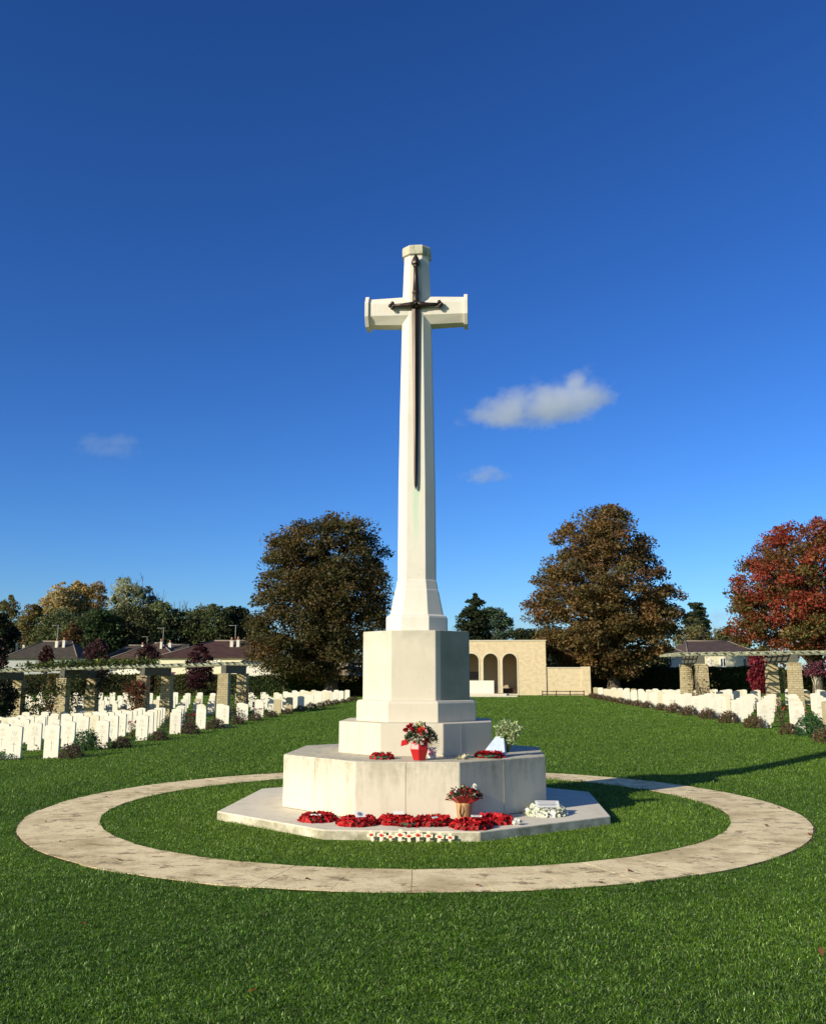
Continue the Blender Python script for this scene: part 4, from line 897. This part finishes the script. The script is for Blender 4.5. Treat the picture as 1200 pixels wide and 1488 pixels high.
V, F, C = leaf_arrays(P, .06, palette(n_, [(.05,.09,.03,3),(.30,.02,.02,3),(.15,.14,.08,2),(.40,.34,.26,1)], r, .3, .1), .4, .6, r); obj('foliage', np_mesh('foliage', V, F, C), m_leaf, rt)
blossoms(rt, [('white_flower', [(-.10,-.02,.34),(.11,-.02,.37)], (.8,.8,.75), .055), ('red_flower', [(-.03,-.08,.33),(.04,-.10,.32),(0,.02,.37),(-.15,-.02,.30)], (.40,.02,.03), .05), ('cream_flower', [(-.04,0,.38),(.03,-.03,.37)], (.55,.55,.38), .04)], r)
rt = empty('bouquet', (.17, -1.58, .772), 0, label='bouquet in bright red paper standing on the plinth', cat='bouquet')
b = MB(); b.loft([[(x*s, y*s, z) for x, y in ((-.09,-.06),(.0,-.095),(.09,-.05),(.09,.06),(-.09,.06))] for s, z in ((.75,0),(1.18,.13),(1.0,.20),(.6,.235))]); b.build('paper_base', m_redp, rt, bevel=.006)
b = MB(); b.obox((-.015,-.10,.25), (.03,.01,.14), 0, R(8), R(12)); b.obox((.03,-.10,.23), (.035,.01,.09), 0, R(10), R(-14)); b.build('ribbon', m_greyp, rt)
b = MB(); b.obox((-.17,-.04,.21), (.10,.10,.006), 0, R(35), R(-20)); b.obox((.10,-.05,.24), (.09,.08,.006), .3, R(40), R(25)); b.build('paper_wrap', m_redp, rt)
n_ = 620; a = r.uniform(0, 6.28, n_); q = np.sqrt(r.uniform(0, 1, n_)); P = np.stack([q*.20*np.cos(a)+.02, q*.15*np.sin(a), .30+.09*(1-q**2)*1.3+r.normal(0, .025, n_)-.06*q], 1)
V, F, C = leaf_arrays(P, .06, palette(n_, [(.04,.075,.03,4),(.16,.17,.09,2),(.10,.03,.03,1.5),(.30,.28,.2,1)], r, .35, .1), .3, .7, r); obj('foliage', np_mesh('foliage', V, F, C), m_leaf, rt)
b = MB()
for k in range(16): a = -.6+1.9*k/16; b.tube([(.05,0,.2),(.05+.20*math.cos(a),-.03,.2+.20*math.sin(a))], [.003,.002], 3)
b.build('stem', plain('stem_green', (.08,.10,.05)), rt)
blossoms(rt, [('red_flower', [(-.13,-.04,.40),(-.16,-.04,.36),(-.08,-.06,.36),(-.10,-.02,.41)], (.50,.02,.03), .05), ('gerbera', [(.02,-.09,.35),(0.03,-.08,.36)], (.62,.04,.02), .065), ('cream_flower', [(.0,-.05,.42),(.03,-.04,.41)], (.72,.70,.42), .07), ('pink_flower', [(.09,-.09,.34),(.05,-.1,.32)], (.55,.32,.30), .045)], r)
rt = empty('greeting_card', (.31, -1.30, .772), -.15, label='small white card with a pink patch leaning behind the red bouquet', cat='card')
b = MB(); b.obox((0,0,.065), (.10,.004,.13), 0, R(-10)); b.build('paper', m_card, rt); b = MB(); b.obox((-.012,-.0045,.068), (.06,.002,.075), 0, R(-10)); b.build('picture', plain('pink_print', (.75,.28,.38)), rt)
rt = empty('greenery_spray', (1.20, -.88, .772), -.25, label='spray of pale green foliage in white and blue paper on the plinth', cat='bouquet')
b = MB(); b.add([(-.24,-.20,.02),(.07,-.22,.02),(.02,-.06,.22),(-.08,-.04,.25),(-.24,-.16,.0),(.07,-.14,.0),(.03,0,.2),(-.08,.02,.22)], [(0,1,2,3),(7,6,5,4),(0,4,5,1),(1,5,6,2),(2,6,7,3),(3,7,4,0)]); b.build('paper_wrap', plain('white_blue_paper', (.46,.54,.68), sc=9, var=.25), rt)
b = MB(); b.add([(-.26,-.212,.0),(.08,-.232,.0),(.072,-.230,.035),(-.245,-.207,.035),(-.26,-.20,.0),(.08,-.22,.0),(.072,-.218,.035),(-.245,-.195,.035)], [(0,1,2,3),(7,6,5,4),(0,4,5,1),(1,5,6,2),(2,6,7,3),(3,7,4,0)]); b.build('paper_band', plain('blue_band', (.08,.09,.35)), rt)
n_ = 1300; sp = r.integers(0, 16, n_); tt = r.uniform(0, 1, n_); sa = -.75 + 1.5*sp/15
P = np.stack([.03 + tt*.26*np.sin(sa+.2)+r.normal(0, .018, n_), r.normal(0, .06, n_)*tt, .06+tt*.38*np.cos(sa*.9)+r.normal(0, .015, n_)], 1)
V, F, C = leaf_arrays(P, .042, palette(n_, [(.40,.48,.24,4),(.27,.36,.16,3),(.50,.56,.32,2)], r, .2, .07), .5, .2, r); obj('foliage', np_mesh('foliage', V, F, C), m_leaf, rt)
b = MB()
for k in range(16): s2 = -.75+1.5*k/15; b.tube([(.0,0,.02),(.03+.26*math.sin(s2+.2),0,.05+.36*math.cos(s2*.9))], [.004,.002], 4)
b.build('stem', plain('stem_pale', (.16,.20,.09)), rt)
rt = empty('white_flower', (.70, -1.45, .772), .4, label='single cream flower head lying on the plinth edge', cat='flower'); blossoms(rt, [('petals', [(0,0,.03),(.03,.01,.025)], (.75,.72,.50), .055), ('petals', [(-.06,.02,.02)], (.45,.42,.25), .04)], r)
b = MB(); b.tube([(.02,0,.01),(.25,-.05,.008),(.45,-.14,.006)], .003, 4); b.build('stem', plain('dry_stem', (.35,.30,.16)), rt)
rt = empty('white_flower', (1.29, -2.07, ZS_), .4, label='small white flower beside the right hand poppy wreath', cat='flower'); blossoms(rt, [('petals', [(0,0,.03),(.03,-.01,.03)], (.8,.8,.74), .05)], r)
b = MB(); b.tube([(.02,0,.02),(.08,.01,.01)], .005, 4); b.build('stem', m_green, rt)

# fallen leaves on path and lawn
LV = [(.30,.10,.03,3),(.22,.11,.04,3),(.36,.17,.05,1)]
fl = [(-.35,-7.6,'on the lawn in front of the path'),(2.28,-4.05,'at the inner edge of the path on the right'),(-.6,-4.62,'on the path below the row of small crosses'),(1.95,-4.55,'on the front right of the path'),(-3.6,-3.0,'on the front left of the path'),(4.3,-1.3,'on the right of the path'),(-4.6,.6,'on the left of the path'),(4.9,.2,'near the outer edge of the path at far right'),(-1.9,-6.3,'on the lawn left of the middle foreground'),(3.1,-6.6,'on the lawn right of the middle foreground'),(.9,-4.75,'on the front of the path just right of centre'),(-2.6,-3.9,'on the path at front left'),(4.6,-1.9,'on the outer rim of the path at right'),(1.6,-8.1,'on the nearest grass, right of the middle'),(3.5,3.3,'on the path behind the cross in its shadow'),(-4.4,-1.7,'on the path near its leftmost bend')]
for i, (x, y, w_) in enumerate(fl):
    onp = R2 < math.hypot(x, y) < R1; z_ = .018 if onp else .045
    V, F, C = leaf_arrays(np.array([[0., 0., .006]]), .065, palette(1, LV, r, .1, .05), .7, 4.0, r)
    o = obj('fallen_leaf', np_mesh('fallen_leaf', V, F, C), m_leaf, None, (x, y, z_)); tag(o, f'curled orange brown fallen leaf {w_}', 'leaf', 'fallen leaves')

# ------------------------------------------------------------------ grass blades
def grass():
    N = 2300000; r = np.random.default_rng(99)
    d = r.uniform(0, 1, N)                              # forward distance, denser near the viewer
    d0, d1 = 4.2, 84.0
    d = d0 * (d1/d0)**(d**1.25)
    half = d*.56 + 1.2
    a = r.uniform(-1, 1, N)*half
    c, s = math.cos(YAW), math.sin(YAW)
    X = CAMX + a*c - d*s; Y = CAMY + a*s + d*c
    rr = np.hypot(X, Y); edge = .020*np.sin(np.arctan2(Y, X)*37) + .014*np.sin(np.arctan2(Y, X)*91+1) + r.normal(0, .018, N)
    ok = ~((rr > R2-.015+edge) & (rr < R1+.015+edge))
    dx, dy = np.abs(X-MX), np.abs(Y-MY)
    inslab = (dx < 2.45) & (dy < 2.48) & ((dx-.86)/(2.43-.86) + (dy-1.16)/(2.44-1.16) < 1.02)
    ok &= ~inslab & (np.abs(X) < 40)
    X, Y, d = X[ok], Y[ok], d[ok]; n = len(X)
    sc = np.maximum(1, d/10.5)
    patch = np.sin(X*1.9+np.sin(Y*1.3)*1.5)*np.cos(Y*2.3+np.sin(X*.9)*2)
    patch2 = np.sin(X*.55+1.2+np.sin(Y*.7))*np.cos(Y*.62)
    patch3 = np.sin(X*4.3+2*np.sin(Y*3.1))*np.cos(Y*5.1+1.5*np.sin(X*3.7))
    tuft = np.sin(X*11+3*np.sin(Y*7))*np.sin(Y*13+2*np.sin(X*9))
    H = (.027 + .008*r.normal(size=n) + .005*patch + .008*tuft + .004*patch3)*np.minimum(sc, 1.6)*(1-.5*np.clip((d-60)/24, 0, 1)); H = np.clip(H, .012, .075)
    W = (.0015 + .0012*r.uniform(size=n))*sc**1.15
    th = r.uniform(0, 2*math.pi, n); lean = np.abs(r.normal(0, .95, n))*H + .2*H
    la = r.uniform(0, 2*math.pi, n) + .0
    ux, uy = np.cos(th), np.sin(th); lx, ly = np.cos(la)*lean, np.sin(la)*lean
    Z = terrain(X, Y) - .004
    B = np.stack([X, Y, Z], 1); side = np.stack([ux*W, uy*W, np.zeros(n)], 1)
    M_ = B + np.stack([lx*.35, ly*.35, H*.6], 1); T = B + np.stack([lx, ly, H*np.clip(1-.28*(lean/np.maximum(H, 1e-3)), .25, 1)], 1)
    V = np.stack([B-side, B+side, M_+side*.8, M_-side*.8, T], 1)
    base = np.array([.088, .190, .012]); yel = np.array([.185, .285, .018]); drk = np.array([.032, .085, .010]); pale = np.array([.28, .40, .13])
    f = r.uniform(size=(n, 1)); m = .5+.5*patch[:, None]; m2 = .5+.5*patch2[:, None]
    col = base*(1-.5*m) + drk*.5*m; col = col*(1-.30*m2) + yel*.30*m2
    inner = np.clip((R2+.3 - np.hypot(X, Y))/1.0, 0, 1)[:, None]*.5; col = col*(1-inner) + yel*inner
    col = np.where(f > .86, pale, col); col = np.where(f < .10, drk, col); col = np.where((f > .5) & (f < .504), np.array([.30,.26,.13]), col)
    col = col*np.exp(r.normal(0, .38, (n, 1)))*(1+.16*tuft[:, None]+.12*patch3[:, None]+.10*patch2[:, None]+.05*patch[:, None])
    kd = (1 - .62*np.clip((d-9)/14, 0, 1))[:, None]; mean = np.array([.130, .222, .026]); col = mean*(1-kd) + col*kd
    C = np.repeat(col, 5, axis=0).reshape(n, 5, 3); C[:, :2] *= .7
    i0 = (np.arange(n)*5)[:, None]
    F3 = np.concatenate([i0+np.array([[0, 1, 2]]), i0+np.array([[0, 2, 3]]), i0+np.array([[3, 2, 4]])])
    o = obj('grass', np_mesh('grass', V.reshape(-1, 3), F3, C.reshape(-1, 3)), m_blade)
    tag(o, label='short mown green grass blades of the lawn', cat='grass', kind='stuff'); print('blades', n)
grass()

# ------------------------------------------------------------------ clouds
def cloud(label, px, py, d, wpx, hpx, lobes, dens, seed, noise=2.2, thr=.45):
    X, Y = at(px, d); up = 744 - py; # row measured along the pitched view
    e = PITCH + math.atan(up/1340); fx = (px-600)/1340
    dirc = Vector((fx, 1, up/1340)); dirc = Matrix.Rotation(YAW, 3, 'Z') @ Matrix.Rotation(PITCH, 3, 'X') @ dirc
    c = Vector((CAMX, CAMY, CAMZ)) + dirc*d; w = wpx*d/1340; h = hpx*d/1340
    b = MB(); b.ball((0,0,0), 1.0, 24, 14)
    o = b.build('cloud', None, None, c); o.scale = (w/2*1.25, w/2*.6, h/2*1.35); o.rotation_euler = (0, R(-5) if wpx > 200 else 0, YAW)
    m = bpy.data.materials.new('cloud_vapour'); m.use_nodes = True; n = m.node_tree.nodes; l = m.node_tree.links; n.clear()
    out = n.new('ShaderNodeOutputMaterial'); pv = n.new('ShaderNodeVolumePrincipled'); pv.inputs['Color'].default_value = (.93, .95, 1, 1); pv.inputs['Anisotropy'].default_value = .3
    tc = n.new('ShaderNodeTexCoord')
    def M2(op, a, b_, clamp=False):
        x = n.new('ShaderNodeMath'); x.operation = op; x.use_clamp = clamp
        for k, v in ((0, a), (1, b_)):
            if isinstance(v, bpy.types.NodeSocket): l.new(v, x.inputs[k])
            else: x.inputs[k].default_value = v
        return x.outputs[0]
    nz = n.new('ShaderNodeTexNoise'); nz.inputs['Scale'].default_value = noise; nz.inputs['Detail'].default_value = 9; nz.inputs['Roughness'].default_value = .68
    mp = n.new('ShaderNodeMapping'); mp.inputs['Location'].default_value = (seed*3.1, seed*1.7, seed); mp.inputs['Scale'].default_value = (1.6, 1.0, .9)
    l.new(tc.outputs['Object'], mp.inputs['Vector']); l.new(mp.outputs[0], nz.inputs['Vector'])
    tot = None
    for (lx, lz, rx, rz) in lobes:      # elliptic lobes in the unit ball
        mm = n.new('ShaderNodeMapping'); mm.vector_type = 'TEXTURE'; mm.inputs['Location'].default_value = (lx, 0, lz); mm.inputs['Scale'].default_value = (rx, .8, rz)
        l.new(tc.outputs['Object'], mm.inputs['Vector'])
        ln = n.new('ShaderNodeVectorMath'); ln.operation = 'LENGTH'; l.new(mm.outputs[0], ln.inputs[0])
        v = M2('SUBTRACT', 1.0, ln.outputs['Value'])
        tot = v if tot is None else M2('MAXIMUM', tot, v)
    sh_ = M2('ADD', tot, M2('MULTIPLY', M2('SUBTRACT', nz.outputs['Fac'], .5), 2.3))
    den = M2('MULTIPLY', M2('MULTIPLY', M2('SUBTRACT', sh_, thr), 1.6, True), dens)
    l.new(den, pv.inputs['Density']); l.new(pv.outputs[0], out.inputs['Volume'])
    o.data.materials.append(m); tag(o, label, 'cloud', 'small clouds in the blue sky')
D_ = 2500
cloud('elongated white cloud, the largest one, right of the cross', 785, 583, D_, 222, 92, [(.0,-.22,.86,.50),(.22,-.02,.60,.62),(-.30,-.14,.55,.50),(.45,.05,.40,.62),(.40,.34,.22,.34)], .020, 1, 2.0, .22)
cloud('small grey white cloud just below the largest one', 706, 688, D_, 96, 30, [(0,-.2,.95,.6),(.1,.05,.5,.8)], .014, 2, 1.6, .25)
cloud('faint wispy cloud patch in the left of the sky', 158, 645, D_, 110, 50, [(0,-.25,.85,.5),(-.3,.05,.55,.5),(.25,.1,.6,.5)], .0042, 3, 2.2, .25)
cloud('low white cloud on the horizon left of the red maple', 1038, 905, 4000, 110, 50, [(0,-.2,.9,.7),(.1,.2,.35,.6)], .005, 4, 1.6, .2)
cloud('low cloud bank on the horizon behind the shelter trees', 745, 908, 4000, 130, 60, [(0,-.2,.95,.7),(.3,.2,.3,.5)], .0035, 5, 1.6, .2)
